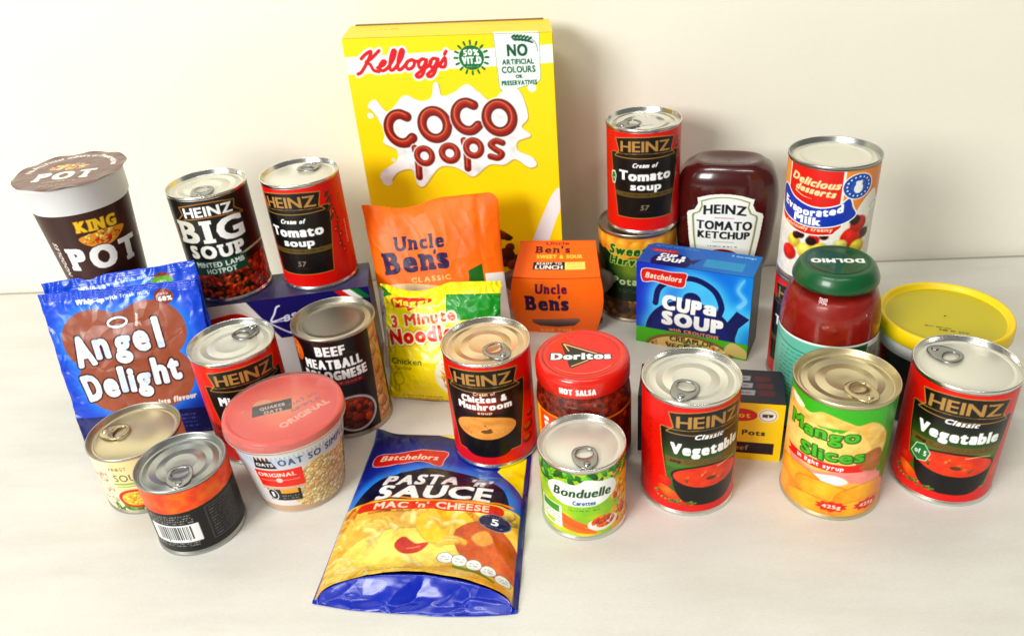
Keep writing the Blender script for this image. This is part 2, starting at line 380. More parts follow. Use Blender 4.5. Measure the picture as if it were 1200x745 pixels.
# ------------------------------------------------------------------ setting: worktop and wall
def lin_noise_mat(name, c0, c1, c2, sc0, rough, sc1=9, bump=.05, vamp=.09):
    m = bpy.data.materials.new(name); m.use_nodes = True; nt = m.node_tree; b = nt.nodes['Principled BSDF']
    tc = nt.nodes.new('ShaderNodeTexCoord'); mp = nt.nodes.new('ShaderNodeMapping'); mp.inputs['Scale'].default_value = (.8, 3, 1)
    nt.links.new(tc.outputs['Object'], mp.inputs['Vector'])
    n = nt.nodes.new('ShaderNodeTexNoise'); n.inputs['Scale'].default_value = sc0; n.inputs['Detail'].default_value = 5; n.inputs['Roughness'].default_value = .62
    nt.links.new(mp.outputs['Vector'], n.inputs['Vector'])
    r = nt.nodes.new('ShaderNodeValToRGB'); e = r.color_ramp.elements
    e[0].position = .30; e[0].color = (*c1, 1); e[1].position = .58; e[1].color = (*c0, 1)
    e.new(.74).color = (*c0, 1); e.new(.9).color = (*c2, 1)
    nt.links.new(n.outputs['Fac'], r.inputs['Fac'])
    n2 = nt.nodes.new('ShaderNodeTexNoise'); n2.inputs['Scale'].default_value = sc1*40; n2.inputs['Detail'].default_value = 6
    nt.links.new(mp.outputs['Vector'], n2.inputs['Vector'])
    mx = nt.nodes.new('ShaderNodeMix'); mx.data_type = 'RGBA'; mx.blend_type = 'MULTIPLY'
    rr = nt.nodes.new('ShaderNodeMapRange'); rr.inputs['From Min'].default_value = .3; rr.inputs['From Max'].default_value = .7; rr.inputs['To Min'].default_value = 1-vamp; rr.inputs['To Max'].default_value = 1+vamp*.4
    nt.links.new(n2.outputs['Fac'], rr.inputs['Value'])
    mx.inputs['Factor'].default_value = 1; nt.links.new(r.outputs['Color'], mx.inputs['A']); nt.links.new(rr.outputs['Result'], mx.inputs['B'])
    nt.links.new(mx.outputs['Result'], b.inputs['Base Color'])
    bp = nt.nodes.new('ShaderNodeBump'); bp.inputs['Strength'].default_value = bump; bp.inputs['Distance'].default_value = .001
    nt.links.new(n2.outputs['Fac'], bp.inputs['Height']); nt.links.new(bp.outputs['Normal'], b.inputs['Normal'])
    b.inputs['Roughness'].default_value = rough
    return m
mt_table = lin_noise_mat('pale_laminate', L(224, 221, 213), L(214, 210, 200), L(229, 213, 198), 9, .42, 9, .05, .06)
mt_wall = lin_noise_mat('cream_painted_plaster', L(243, 239, 224), L(241, 236, 219), L(244, 241, 227), 3, .55, 5, .03, .012)
wall_ang = math.atan(-.11)
def oriented_box(name, x0, x1, y0, y1, z0, z1, m, bev=.0015):
    # x along the wall, y away from it (0 = wall face line), laid out in the wall's own frame
    bm = bmesh.new(); bmesh.ops.create_cube(bm, size=1)
    for v in bm.verts: v.co = Vector(((x0+x1)/2+v.co.x*(x1-x0), (y0+y1)/2+v.co.y*(y1-y0), (z0+z1)/2+v.co.z*(z1-z0)))
    if bev: bmesh.ops.bevel(bm, geom=bm.edges[:], offset=bev, segments=3, affect='EDGES')
    me = bpy.data.meshes.new(name); bm.to_mesh(me); bm.free(); o = link(name, me, m)
    o.location = (0, .8865, 0); o.rotation_euler = (0, 0, wall_ang); o['kind'] = 'structure'; return o
oriented_box('worktop', -2.2, 2.2, -1.35, -.0065, -.03, 0, mt_table, .0022)
oriented_box('wall', -2.4, 2.4, 0, .1, -.4, 1.9, mt_wall, 0)
mt_gap = mat('grey_sealant', L(172, 166, 152), .7)
oriented_box('sealant_strip', -2.2, 2.2, -.0067, -.0002, -.028, -.0020, mt_gap, 0)

# ------------------------------------------------------------------ cans
def make_tab(name, m, parent, cx, cy, z, ang, s=1.0):
    """ring pull: nose and rivet at distance d from the lid centre in direction ang, ring towards the centre"""
    n = 40; t = np.linspace(0, 2*np.pi, n, endpoint=False); k = 8
    # along +x = from finger end to nose
    ox = 13*np.sign(np.cos(t))*abs(np.cos(t))**.85; oy = (10.2-1.7*np.cos(t))*np.sign(np.sin(t))*abs(np.sin(t))**.8
    hx = -5.0+5.0*np.cos(t); hy = 6.9*np.sin(t)*(1-.06*np.cos(t))
    co = []
    for i in range(n):
        mx, my = (ox[i]+hx[i])/2, (oy[i]+hy[i])/2; dx, dy = (ox[i]-hx[i])/2, (oy[i]-hy[i])/2
        for j in range(k):
            a = 2*np.pi*j/k; ca, sa = math.cos(a), math.sin(a)
            ca = math.copysign(abs(ca)**.5, ca); co.append((mx+dx*ca, my+dy*ca, .75*sa+.8+max(0, -ox[i])*.05))
    co = np.array(co)*s/1000
    f = [[i*k+j, ((i+1) % n)*k+j, ((i+1) % n)*k+(j+1) % k, i*k+(j+1) % k] for i in range(n) for j in range(k)]
    o = link(name, mesh_np(name, co, f), m, parent)
    d = (13.2-2)*s/1000
    o.location = (cx+d*math.cos(ang), cy+d*math.sin(ang), z+.0007); o.rotation_euler = (0, 0, ang)
    rv = lathe('rivet', [(0, .0026), (.0016, .0025), (.0026, .0019), (.0028, .0008), (.0042, .0003), (.0046, -.0004)], m, o, 20); rv.location = (.0078*s, 0, 0)
    return o
def lid_profile(r, h, style):
    # from the seam inwards; r = rim radius
    a = [(r-.0007, h-.0030), (r, h-.0024), (r, h-.0006), (r-.0004, h-.00005), (r-.0009, h), (r-.0013, h-.0006), (r-.0016, h-.0044), (r-.0021, h-.0050), (r-.0029, h-.0050), (r-.0034, h-.0043)]
    zt = h-.0041
    if style == 'rings':
        for q, dz in ((.0052, 0), (.0056, -.0005), (.0061, -.0005), (.0065, 0), (.0098, 0), (.0103, .0006), (.0108, .0006), (.0113, 0), (.0152, 0), (.0157, -.0006), (.0162, -.0006), (.0167, 0), (.0222, 0), (.0227, .0004), (.0232, .0004), (.024, 0)): a.append((r-q, zt+dz))
    elif style == 'plain':
        for q, dz in ((.0056, 0), (.0060, -.00035), (.0066, -.00035), (.0070, 0)): a.append((r-q, zt+dz))
    elif style == 'base':
        for q, dz in ((.0055, 0), (.0080, 0), (.0086, .0004), (.0098, .0004), (.0104, 0), (.0150, .0001)): a.append((r-q, zt+dz))
    a.append((.004, zt)); a.append((.0001, zt)); return a
def can(name, label, cat, x, y, z, r, h, art, face=0, lid='rings', metal='tin', top='tin', tab=None, tabm='tab', group=None, ts=1., tilt=0):
    rz = face_rz(x, y, face); t = thing(name, label, cat, (x, y, z), rz, group)
    rb = r-.0008
    lathe('can_body', [(rb-.006, .0028), (rb-.002, .0006), (r-.001, 0), (r, .0008), (r, .0026), (rb, .0036), (rb-.0003, .006), (rb-.0003, h-.006), (rb, h-.0038), (rb, h-.0034)], MT[metal], t)
    surf('paper_label', art, cyl_fn(rb, .0045), MT['paper'], t, extra=(math.pi*rb*1000-(art.x1-art.x0)/2))
    lathe('rim', lid_profile(r, h, lid)[:8], MT[metal], t, 96)
    lathe('lid', lid_profile(r, h, lid)[7:], MT[top], t, 96)
    if tab is not None:
        make_tab('pull_tab', MT[tabm], t, .0068*math.cos(R(tab)-rz)*(r/.0375), .0068*math.sin(R(tab)-rz)*(r/.0375), h-.0041, R(tab)-rz, ts)
    return t
RED = (216, 24, 12)
def heinz_panel(A, cx=0, gold=(190, 150, 80), letters=(186, 148, 88), band=True, wing=False):
    bh, bw = 97.5, 31
    pan = catmull([(cx-38, 79), (cx-30, 80.5), (cx+30, 80.5), (cx+38, 79)], 6)
    body = np.concatenate([pan, [(cx+36, 60), (cx+31, 30), (cx+29, 14)], [(cx-29, 14), (cx-31, 30), (cx-36, 60)]])
    m = A.poly(body); A.paint(A.dil(m, .7), gold); A.paint(m, (14, 12, 12))
    top = catmull([(cx-bw, bh-3), (cx-15, bh-.6), (cx, bh), (cx+15, bh-.6), (cx+bw, bh-3)], 6)
    ban = np.concatenate([top, [(cx+bw-4, 82), (cx+bw+1.5, 77)], [(cx-bw-1.5, 77), (cx-bw+4, 82)]])
    m = A.poly(ban); A.paint(A.dil(m, .9), gold); A.paint(m, (26, 20, 16))
    A.text('HEINZ', cx, 88.2, 50, 10.5, letters, bold=.55, arc=1.2)
    A.paint(A.stroke([(cx-31, 79.8), (cx, 81.3), (cx+31, 79.8)], .5), gold)
def art_can(bg=RED, cell=.5): return Art(-58, 58, 0, 101.5, cell, bg)
def art_tomato(cell=.5, side=1, flag=False):
    A = art_can(cell=cell); heinz_panel(A)
    A.paint(A.poly([(-29, 14), (29, 14), (31, 30), (31.6, 34), (-31.6, 34), (-31, 30)]), (22, 18, 16))
    A.text('Cream of', 0, 69.5, 24, 4.4, bold=.45, shear=.35)
    A.text('Tomato', 0, 58.5, 53, 9.2, bold=1.0, track=-.03)
    A.text('soup', 1, 47.5, 30, 7.4, bold=.9, track=-.03)
    A.paint(A.rect(-33, 35.8, 33, 41) & A.poly([(-33, 41), (33, 41), (31.6, 35.8), (-31.6, 35.8)]), (110, 92, 44)); A.small(-24, 24, 38.4, 1, 1.6, (30, 24, 12), seed=4)
    A.text('57', 0, 25, 8, 5.2, (150, 140, 120), bold=.3, shear=.2); A.small(-8, 8, 20, 1, .9, (130, 118, 90), seed=4)
    # vine and tomatoes at the side of the panel
    for k, (x, y) in enumerate([(42, 70), (45, 60), (41, 52), (46, 45), (43, 36), (47, 28), (41, 84)]):
        if side < 0: x = -x
        A.paint(A.ellm(x, y, 3.4, 3.2), (196, 20, 12)); A.paint(A.ellm(x-1, y+1.2, .9, .7), (255, 160, 130)); A.paint(A.ellm(x+.5, y+2.8, 1.6, .8), (60, 78, 20))
    A.paint(A.stroke([(side*36, 93), (side*41, 80), (side*44, 62), (side*43, 45), (side*45, 30)], .9), (52, 58, 20))
    for y in (90, 84, 76, 66): A.paint(A.poly(ell(side*38, y, 4, 1.6, 20, .7*side)), (70, 76, 26))
    A.small(51, 57, 84, 14, 1.4, (70, 10, 8), 3.2); A.text('tomatoes', 54.5, 45, 24, 3.2, (240, 190, 180), rot=90, bold=.2)
    if flag:
        A.paint(A.poly([(-38, 60), (-33, 61), (-31, 56), (-33, 47), (-37, 47), (-39, 54)]), (220, 235, 210)); A.paint(A.poly([(-37, 58.5), (-33.6, 59), (-32.2, 55), (-34, 48.5), (-36.5, 48.5), (-38, 54)]), (60, 130, 60)); A.text('of', -35, 53, 4, 2.4)
    A.small(-57, -46, 80, 18, 1.2, (90, 10, 8), 3.4, 8)
    return A
def bowl(A, cx, y, rx, ry, bot, soup, dark=(16, 10, 10)):
    pts = [(cx-rx, y)]+[(cx-rx*math.cos(a)**.55 if math.cos(a) > 0 else cx, y-(y-bot)*math.sin(a)) for a in np.linspace(0, math.pi/2, 14)][1:]
    pts += [(2*cx-px_, py_) for px_, py_ in pts[::-1]]
    A.paint(A.poly(pts), dark); A.paint(A.ellm(cx, y, rx+1.2, ry+1.2), (34, 22, 18))
    A.paint(A.ellm(cx, y-.5, rx-.6, ry), soup)
def art_vegetable(cell=.5):
    A = art_can(cell=cell); heinz_panel(A)
    m = A.poly([(-37, 76), (37, 76), (31, 30), (29, 14), (-29, 14), (-31, 30)])
    A.paint(m, lambda X, Y: lerp((70, 110, 30), (14, 14, 12), np.clip((Y-50)/24, 0, 1)))
    A.paint(A.stroke([(-36, 79.8), (0, 81.3), (36, 79.8)], .5, n=6), (170, 140, 70))
    A.text('Classic', 0, 75, 22, 4.2, bold=.5, shear=.35)
    A.text('Vegetable', 0, 62.5, 57, 9.4, bold=1.1, track=-.03)
    A.paint(A.poly([(-34, 53.5), (34, 53.5), (33, 47.5), (-33, 47.5)]), (120, 100, 44)); A.text('soup', -25, 50.5, 8, 3, (30, 30, 10), bold=.2); A.small(-18, 26, 51.6, 2, .9, (50, 40, 16), 2.1)
    A.paint(A.rect(-33, 44, 33, 47.4) & m, (80, 130, 40))
    A.food(A.ellm(-30, 13, 13, 5), 30, (1, 1.7), [(120, 140, 40), (90, 120, 30), (170, 170, 60)], 4)
    A.paint(A.poly(ell(-34, 27, 6.6, 5.6)), rgrad(-35, 29, 8, (240, 70, 30), (190, 20, 10)))
    A.paint(A.poly(ell(-30, 17, 10, 4.4, 40, -.45)), rgrad(-31, 19, 9, (255, 140, 40), (225, 80, 20)))
    bowl(A, 2, 36, 29, 10.5, 7, lambda X, Y: lerp((240, 92, 30), (206, 52, 14), fbm(X*.12, Y*.25, 5)))
    A.food(A.ellm(2, 35, 24, 7), 9, (1.2, 2.2), [(250, 130, 60), (236, 110, 40), (90, 100, 30)], 8, .6)
    A.paint(A.poly(ell(3, 33.4, 4, 1.8)), (96, 70, 24)); A.paint(A.stroke([(8, 43.5), (18, 45), (27, 43.6)], 1.1), (250, 200, 160), .8)
    A.food(A.ellm(-19, 9, 12, 3), 16, (1.1, 1.8), [(120, 140, 40), (86, 116, 34)], 9)
    A.small(-57, -46, 80, 18, 1.2, (90, 10, 8), 3.4, 8)
    A.paint(A.ellm(37, 26, 4, 7), (226, 90, 50)); A.noise(A.rect(-60, 0, 60, 44), 6, .3)
    return A
A_vegL = art_vegetable()
A_vegR = art_vegetable()
m = A_vegR.poly([(-27, 45), (-21, 47), (-16, 41), (-18, 33), (-24, 31), (-30, 36)])
A_vegR.paint(A_vegR.dil(m, .7), (225, 240, 220)); A_vegR.paint(m, (50, 128, 70)); A_vegR.text('of 5', -23, 39, 9, 4.4, bold=.3)
SG = 'round tins of soup'
can('soup_can', 'red vegetable soup tin with silver pull tab, in front of the blue teapot carton', 'soup can', .131, .4941, 0, .0375, .110, A_vegL, 25, 'rings', 'tin', 'cream', -120, group=SG)
can('soup_can', 'red vegetable soup tin furthest right, in front of the yellow lidded tub', 'soup can', .3323, .4794, 0, .0375, .110, A_vegR, 11, 'plain', 'tin', 'cream', 120, group=SG)
def art_chicken():
    A = art_can(); heinz_panel(A)
    m = A.poly([(-37, 76), (37, 76), (31, 30), (29, 14), (-29, 14), (-31, 30)])
    A.paint(m, lambda X, Y: lerp((190, 52, 22), (22, 10, 8), np.clip(np.hypot(X/30, (Y-64)/16), 0, 1)))
    A.text('Cream of', 1, 75, 18, 3.0, (250, 220, 200), bold=.3)
    A.text('Chicken &', 0, 69.5, 38, 6, bold=.9, track=-.02); A.text('Mushroom', 0, 62, 46, 6.4, bold=.9, track=-.02); A.text('soup', 0, 55.8, 12, 2.8, (250, 210, 190), bold=.3)
    for x, y, r in ((40, 28, 7), (38, 16, 6), (44, 40, 5)): A.paint(A.ellm(x, y, r, r*.8), (120, 52, 30)); A.paint(A.ellm(x-1, y+1.5, r*.7, r*.4), (190, 100, 60))
    bowl(A, -1, 40, 27.5, 12, 8, lambda X, Y: lerp((244, 190, 110), (214, 142, 70), fbm(X*.1, Y*.2, 2)), (14, 8, 8))
    A.food(A.ellm(0, 37, 22, 6), 7, (1, 2), [(206, 150, 90), (120, 80, 44), (236, 190, 130)], 6, .5); A.paint(A.poly(ell(0, 36, 5, 2)), (128, 84, 46)); A.paint(A.stroke([(-26, 51), (0, 53.5), (27, 51)], .8), (20, 10, 8))
    A.small(-57, -46, 80, 18, 1.2, (90, 10, 8), 3.4, 8)
    return A
can('soup_can', 'red tin of creamy mushroom soup standing on the top corner of the pasta sachet', 'soup can', -.0238, .5674, .0018, .0375, .1085, art_chicken(), -11, 'rings', 'tin', 'copper', -57, group=SG)
can('soup_can', 'red tomato soup tin stacked on the potato tin, beside the ketchup bottle', 'soup can', .1473, .782, .1054, .0375, .110, art_tomato(flag=True), 3, 'rings', 'tin', 'tin', 205, group=SG)
can('soup_can', 'red tomato soup tin on the navy lasagne carton, left of the cereal box', 'soup can', -.1895, .741, .0972, .0375, .110, art_tomato(), -26, 'plain', 'tin', 'cream', 66, group=SG)
def art_meat():
    A = art_can(); heinz_panel(A)
    A.text('Minestrone', 0, 66, 54, 8.6, bold=.8); A.text('soup', 0, 55, 20, 6, bold=.6)
    bowl(A, -2, 38, 27, 10, 8, (206, 66, 20)); A.food(A.ellm(-2, 37, 24, 7), 40, (1.4, 2.6), [(230, 110, 30), (180, 50, 10), (240, 170, 60)], 5)
    A.food(A.ellm(-42, 26, 9, 14), 30, (1.5, 3), [(150, 30, 14), (200, 60, 20), (110, 20, 10)], 5); return A
can('soup_can', 'red soup tin behind the oat pot, its ring pull pointing to the back', 'soup can', -.2451, .604, 0, .0375, .110, art_meat(), 3, 'rings', 'tin', 'cream', 58, group=SG)
def art_big():
    A = art_can((16, 20, 17))
    A.paint(None, lambda X, Y: lerp((16, 20, 17), (60, 60, 30), np.clip((X-20)/40, 0, 1)*np.clip((70-Y)/60, 0, 1)))
    A.food(A.rect(-58, 0, 58, 36) & (A.Y < 30+10*np.clip((A.X+10)/40, 0, 1)), 420, (1.6, 4), [(200, 66, 20), (170, 50, 14), (226, 96, 30), (140, 40, 14), (176, 84, 34), (110, 36, 12)], 7, .6, .75); A.noise(A.rect(-58, 0, 58, 38), 34, .25); A.soft(A.rect(-58, 0, 58, 36), .4); A.noise(A.rect(-58, 0, 58, 38), 14, .8)
    A.paint(A.stroke([(10, 38), (26, 43), (42, 44), (58, 42)], 2.4), (214, 200, 176)); A.paint(A.rect(-58, 50, -44, 74), (200, 130, 60)); A.food(A.rect(-58, 50, -44, 74), 20, (2, 4), [(220, 150, 80), (180, 100, 50)])
    k = catmull([(-26, 95), (-12, 97.5), (0, 98.3), (12, 97.5), (26, 95)], 6)
    p = np.concatenate([k, [(24, 88), (33, 81), (22, 84)], catmull([(22, 84), (0, 85.5), (-22, 84)], 4), [(-33, 81), (-24, 88)]])
    m = A.poly(p); A.paint(A.dil(m, 1.3), (176, 122, 50)); A.paint(m, (14, 14, 14))
    A.text('HEINZ', 0, 90.4, 45, 9.2, bold=.7, arc=1)
    sh = lambda X, Y: lerp((214, 210, 200), (255, 255, 255), (X+20)/20)
    A.text('BIG', -1, 70.5, 64, 21, sh, bold=2.0, slab=.17, out=(.7, (10, 10, 10)))
    A.text('SOUP', -1, 50, 52, 12, sh, bold=1.5, slab=.2)
    A.paint(A.poly([(-29, 40), (24, 42), (24, 27.5), (-29, 25)]), (14, 84, 66)); A.text('MINTED LAMB', -2, 36.8, 46, 5, (235, 240, 235), bold=.4, rot=1.5); A.text('HOTPOT', -2, 30, 28, 5, (235, 240, 235), bold=.4, rot=1.5)
    return A
can('soup_can', 'black chunky soup tin with big white lettering on the navy lasagne carton', 'soup can', -.2765, .733, .0972, .0375, .110, art_big(), -9, 'rings', 'tin', 'cream', -88, group=SG)
def art_meatball():
    A = art_can((15, 14, 16))
    bz = (A.X > 37+(A.Y-60)*.06) & (A.X < 54); A.paint(bz, (200, 156, 104)); A.food(bz, 12, (4, 9), [(206, 164, 116), (180, 130, 84)], 3)
    for q in range(5): A.paint(A.stroke([(38, 86-q*18), (45, 90-q*17), (54, 80-q*18)], .8) & bz, (170, 40, 24))
    A.paint(A.stroke([(8, 88), (20, 86), (24, 70), (12, 62), (4, 66)], .8), (60, 60, 64))
    A.paint(A.ellm(-36, 88, 8.5, 11), (226, 116, 30)); A.text('2', -36, 88, 4, 8, (250, 200, 80), bold=.5)
    for t_, y, w, h in (('BEEF', 91.5, 25, 9, ), ('MEATBALL', 78, 52, 9), ('BOLOGNESE', 66, 58, 8.6)): A.text(t_, 0 if t_ != 'BEEF' else 0, y, w, h, (244, 244, 244), bold=1.1, rot=0)
    A.paint(A.rrect(0, 55, 24, 60, 1), (130, 24, 20)); A.small(2, 22, 57.5, 1, 1.6, (250, 200, 190))
    A.paint(A.ellm(10, 22, 22, 20), (205, 205, 208)); A.paint(A.ellm(10, 22, 19.8, 17.6), (90, 24, 12)); A.food(A.ellm(10, 22, 19.5, 17), 60, (3, 6), [(120, 40, 18), (160, 60, 26), (90, 30, 14), (180, 80, 30)], 4)
    A.small(-57, -46, 90, 22, 1.3, (150, 150, 150), 3.4, 8)
    return A
can('food_can', 'black meatball tin with dull lid and no ring pull, behind the oat pot', 'food can', -.1603, .6294, 0, .0378, .109, art_meatball(), -14, 'base', 'tin_dull', 'tin_dull')
def art_mango():
    A = art_can((250, 214, 130))
    top = A.Y > 84+5*(fbm(A.X*.12, A.Y*0, 3)-.5)*2-np.clip((A.X-20), 0, 40)*.35
    A.paint(None, lambda X, Y: lerp((250, 196, 110), (252, 226, 150), fbm(X*.05, Y*.05, 8)))
    A.paint(A.rect(-58, 0, 58, 52), lambda X, Y: lerp((250, 168, 40), (252, 208, 130), Y/52))
    A.paint(top, (74, 178, 40)); A.paint(A.rect(42, 20, 58, 102), (66, 160, 40))
    p = catmull([(-44, 92), (-34, 97), (-24, 92), (-14, 90), (-4, 95), (12, 91), (20, 88), (30, 90), (40, 83), (47, 70), (44, 52), (36, 60), (20, 82), (-10, 82), (-40, 84)], 5, True)
    A.paint(A.poly(p), lambda X, Y: lerp((255, 236, 170), (226, 170, 70), fbm(X*.12, Y*.2, 4)))
    A.paint(A.poly(catmull([(24, 58), (40, 64), (46, 50), (38, 40), (26, 44)], 5, True)), (186, 120, 56))
    A.paint(A.poly(catmull([(-38, 93), (-30, 96), (-20, 92), (-26, 89)], 5, True)), (250, 244, 220))
    A.paint(A.poly(catmull([(-30, 46), (-6, 40), (22, 46), (46, 38), (46, 28), (20, 34), (0, 30), (-24, 34)], 5, True)), (244, 160, 150)); A.paint(A.poly(catmull([(-6, 36), (10, 40), (20, 34), (8, 30)], 5, True)), (255, 240, 236))
    for x, y, rx, ry, a in ((-22, 26, 24, 12, .1), (6, 20, 26, 11, -.2), (34, 20, 22, 11, .15), (-34, 10, 18, 11, .2), (-4, 6, 24, 9, 0), (32, 6, 22, 9, .1)):
        A.paint(A.poly(ell(x, y, rx+.6, ry+.6, 40, a)), (214, 120, 20)); A.paint(A.poly(ell(x, y, rx, ry, 40, a)), rgrad(x-5, y+6, rx*1.1, (255, 196, 60), (246, 150, 22)))
    A.soft(~top, .35); A.noise(~top, 16, .2)
    A.text('Mango', -5, 76, 54, 10.5, (62, 150, 26), bold=1.3, out=(.8, (24, 84, 30)), wob=[.12, -.05, .05, -.05, .1], rot=2)
    A.text('Mango', -5.2, 76.3, 54, 10.5, (96, 186, 40), bold=.5, wob=[.12, -.05, .05, -.05, .1], rot=2)
    A.text('Slices', 5, 58, 46, 10, (62, 150, 26), bold=1.3, out=(.8, (24, 84, 30)), wob=[0, .08, -.05, .06, -.03], rot=3)
    A.text('Slices', 4.8, 58.3, 46, 10, (96, 186, 40), bold=.5, wob=[0, .08, -.05, .06, -.03], rot=3)
    A.paint(A.poly([(-34, 50), (30, 51), (26, 48), (30, 44), (-34, 43), (-29, 47)]), (222, 40, 30)); A.text('in light syrup', -3, 47.3, 36, 3.6, bold=.3)
    for x in (11, 39): A.paint(A.poly([(x+(12.5 if k % 2 else 9.5)*math.cos(k*math.pi/10), 9+(5.6 if k % 2 else 4.2)*math.sin(k*math.pi/10)) for k in range(20)]), (216, 44, 40)); A.text('425g', x, 9, 13, 3.4, (255, 226, 200), bold=.4)
    A.paint(A.rect(-58, 14, -48, 60), (240, 236, 214)); A.small(-57, -49, 58, 16, 1.1, (90, 90, 90), 2.8)
    return A
can('food_can', 'green and orange mango slices tin with gold lid, in front of the green lidded jar', 'food can', .2411, .4758, 0, .0375, .110, art_mango(), -10, 'rings', 'gold', 'gold', -74, 'tab_gold')
def art_evap():
    A = Art(-58, 58, 0, 101.5, .5, (246, 240, 230))
    A.paint(A.Y > 60, lambda X, Y: lerp((238, 170, 80), (226, 140, 50), (X+50)/100))
    A.paint(A.poly(catmull([(22, 60), (40, 82), (50, 70), (58, 74), (58, 0), (20, 0)], 6, True)), (238, 236, 230))
    A.paint(A.rect(-58, 0, 58, 40), (240, 238, 234))
    for x, y, r, c in ((-26, 34, 7, (240, 206, 90)), (-14, 28, 8, (244, 214, 110)), (-2, 32, 7, (238, 200, 80)), (8, 26, 8, (244, 210, 100)), (-30, 22, 8, (210, 40, 20)), (-8, 40, 5, (200, 30, 20)), (24, 42, 11, (206, 36, 20)), (28, 54, 8, (196, 30, 16)), (-20, 42, 4, (40, 20, 24)), (-10, 38, 4.4, (34, 18, 22)), (-24, 40, 3.6, (60, 16, 16)), (0, 44, 3.6, (50, 20, 20)), (24, 58, 5, (44, 20, 24)), (36, 44, 5, (60, 20, 20)), (30, 32, 8, (240, 206, 80)), (14, 36, 6, (250, 226, 130))):
        A.paint(A.ellm(x, y, r, r*.9), rgrad(x-r*.3, y+r*.4, r*1.4, np.minimum(np.array(c)*1.15+12, 255), np.array(c)*.8))
    A.soft(A.Y < 66, .5); A.noise(A.Y < 66, 14, .3)
    A.paint(A.stroke([(38, 66), (44, 70), (50, 66), (46, 56), (40, 48)], .7), (190, 190, 190)); A.paint(A.stroke([(40, 60), (48, 62)], .6), (200, 200, 200))
    A.paint(A.rect(-39.5, 70, 11, 102), (250, 245, 240)); A.paint(A.rect(-38, 70, 9, 102), (212, 40, 28))
    cr = (255, 226, 180)
    A.text('Delicious', -13, 90.5, 42, 6.4, cr, bold=.6, shear=.3, rot=-4, arc=-1); A.text('desserts', -12, 83, 34, 5.6, cr, bold=.6, shear=.3, rot=-4)
    A.paint(A.stroke([(-30, 80), (-22, 77), (-14, 76)], 1, .3), cr)
    A.paint(A.poly(catmull([(-44, 50), (-20, 43.5), (4, 45), (9, 48), (10, 56), (-40, 58)], 5, True)), (252, 246, 240)); A.paint(A.poly(catmull([(-43, 51), (-20, 44.6), (3, 46), (8, 49), (9, 56), (-40, 58)], 5, True)), (214, 52, 34)); A.text('deliciously creamy', -16, 49.4, 44, 3, (255, 232, 200), bold=.25, arc=-1.4, rot=1)
    b = catmull([(-49, 76), (-42, 80), (-30, 73), (-10, 68.5), (8, 72), (16, 78), (20, 70), (23, 62), (8, 54.5), (-14, 51.5), (-34, 54), (-47, 60)], 6, True)
    m = A.poly(b); A.paint(A.dil(m, 1.2), (252, 250, 248)); A.paint(m, (24, 70, 176))
    A.text('Evaporated', -15, 66, 54, 6.6, bold=.8, arc=-5, rot=2); A.text('Milk', -16, 56.5, 23, 6.6, bold=.9, arc=-.6)
    A.paint(A.ellm(22.6, 88, 13.6, 11.5), (245, 245, 245)); A.paint(A.ellm(22.6, 88, 12.6, 10.6), (28, 84, 168)); A.paint(A.ellm(22.6, 88, 6.8, 6), (40, 104, 186)); A.paint(A.ellm(22.6, 86.4, 4, 4.4), (245, 245, 245)); A.paint(A.poly([(20, 88), (25.4, 88), (25.6, 93), (19.6, 92.6)]), (245, 245, 245))
    for k in range(16):
        a = k*math.pi/8; A.paint(A.ellm(22.6+9.8*math.cos(a), 88+8.3*math.sin(a), .8, .8), (235, 240, 245))
    return A
can('food_can', 'orange and blue evaporated milk tin with flat lid, stacked behind the green lidded jar', 'food can', .281, .6375, .1104, .0375, .110, art_evap(), 0, 'base', 'tin_dark', 'cream')
A = art_tomato(cell=1.)
can('soup_can', 'dark labelled soup tin underneath the evaporated milk tin, mostly hidden by the green lidded jar', 'soup can', .281, .6375, 0, .0375, .110, A, -20, 'base', 'tin_dark', 'tin', group=SG)
def art_sweet():
    A = Art(-64, 64, 0, 96, .7, (24, 44, 20))
    A.paint(None, lambda X, Y: lerp((8, 40, 24), (120, 140, 40), np.clip(np.hypot(X/26, (Y-62)/18)*-1+1.4, 0, 1)))
    A.paint(A.Y > 78+6*np.sin(A.X*.09), (226, 160, 50))
    for k in range(9): x = -56+k*14; A.paint(A.poly(ell(x, 86+3*math.sin(k), 11, 9, 30, k)), rgrad(x-3, 91, 13, (255, 206, 90), (206, 130, 34)))
    A.paint(A.Y < 22, (96, 70, 40)); A.food(A.Y < 22, 60, (4, 9), [(150, 110, 60), (110, 80, 44), (70, 50, 30)], 5)
    A.text('Sweet', -10, 82, 40, 10, (26, 92, 36), bold=1, shear=.2, out=(.7, (210, 226, 120))); A.text('Harvest', -6, 70, 46, 9, (22, 84, 32), bold=1, shear=.2, out=(.7, (210, 226, 120)))
    A.text('Potatoes', 0, 46, 52, 8, (190, 206, 160), bold=.3); A.small(-20, 20, 36, 2, 1.3, (120, 160, 90)); return A
can('food_can', 'wide dark green potato tin underneath the stacked tomato soup tin', 'food can', .142, .786, 0, .0418, .1052, art_sweet(), 0, 'base', 'tin_dull', 'tin_dull')
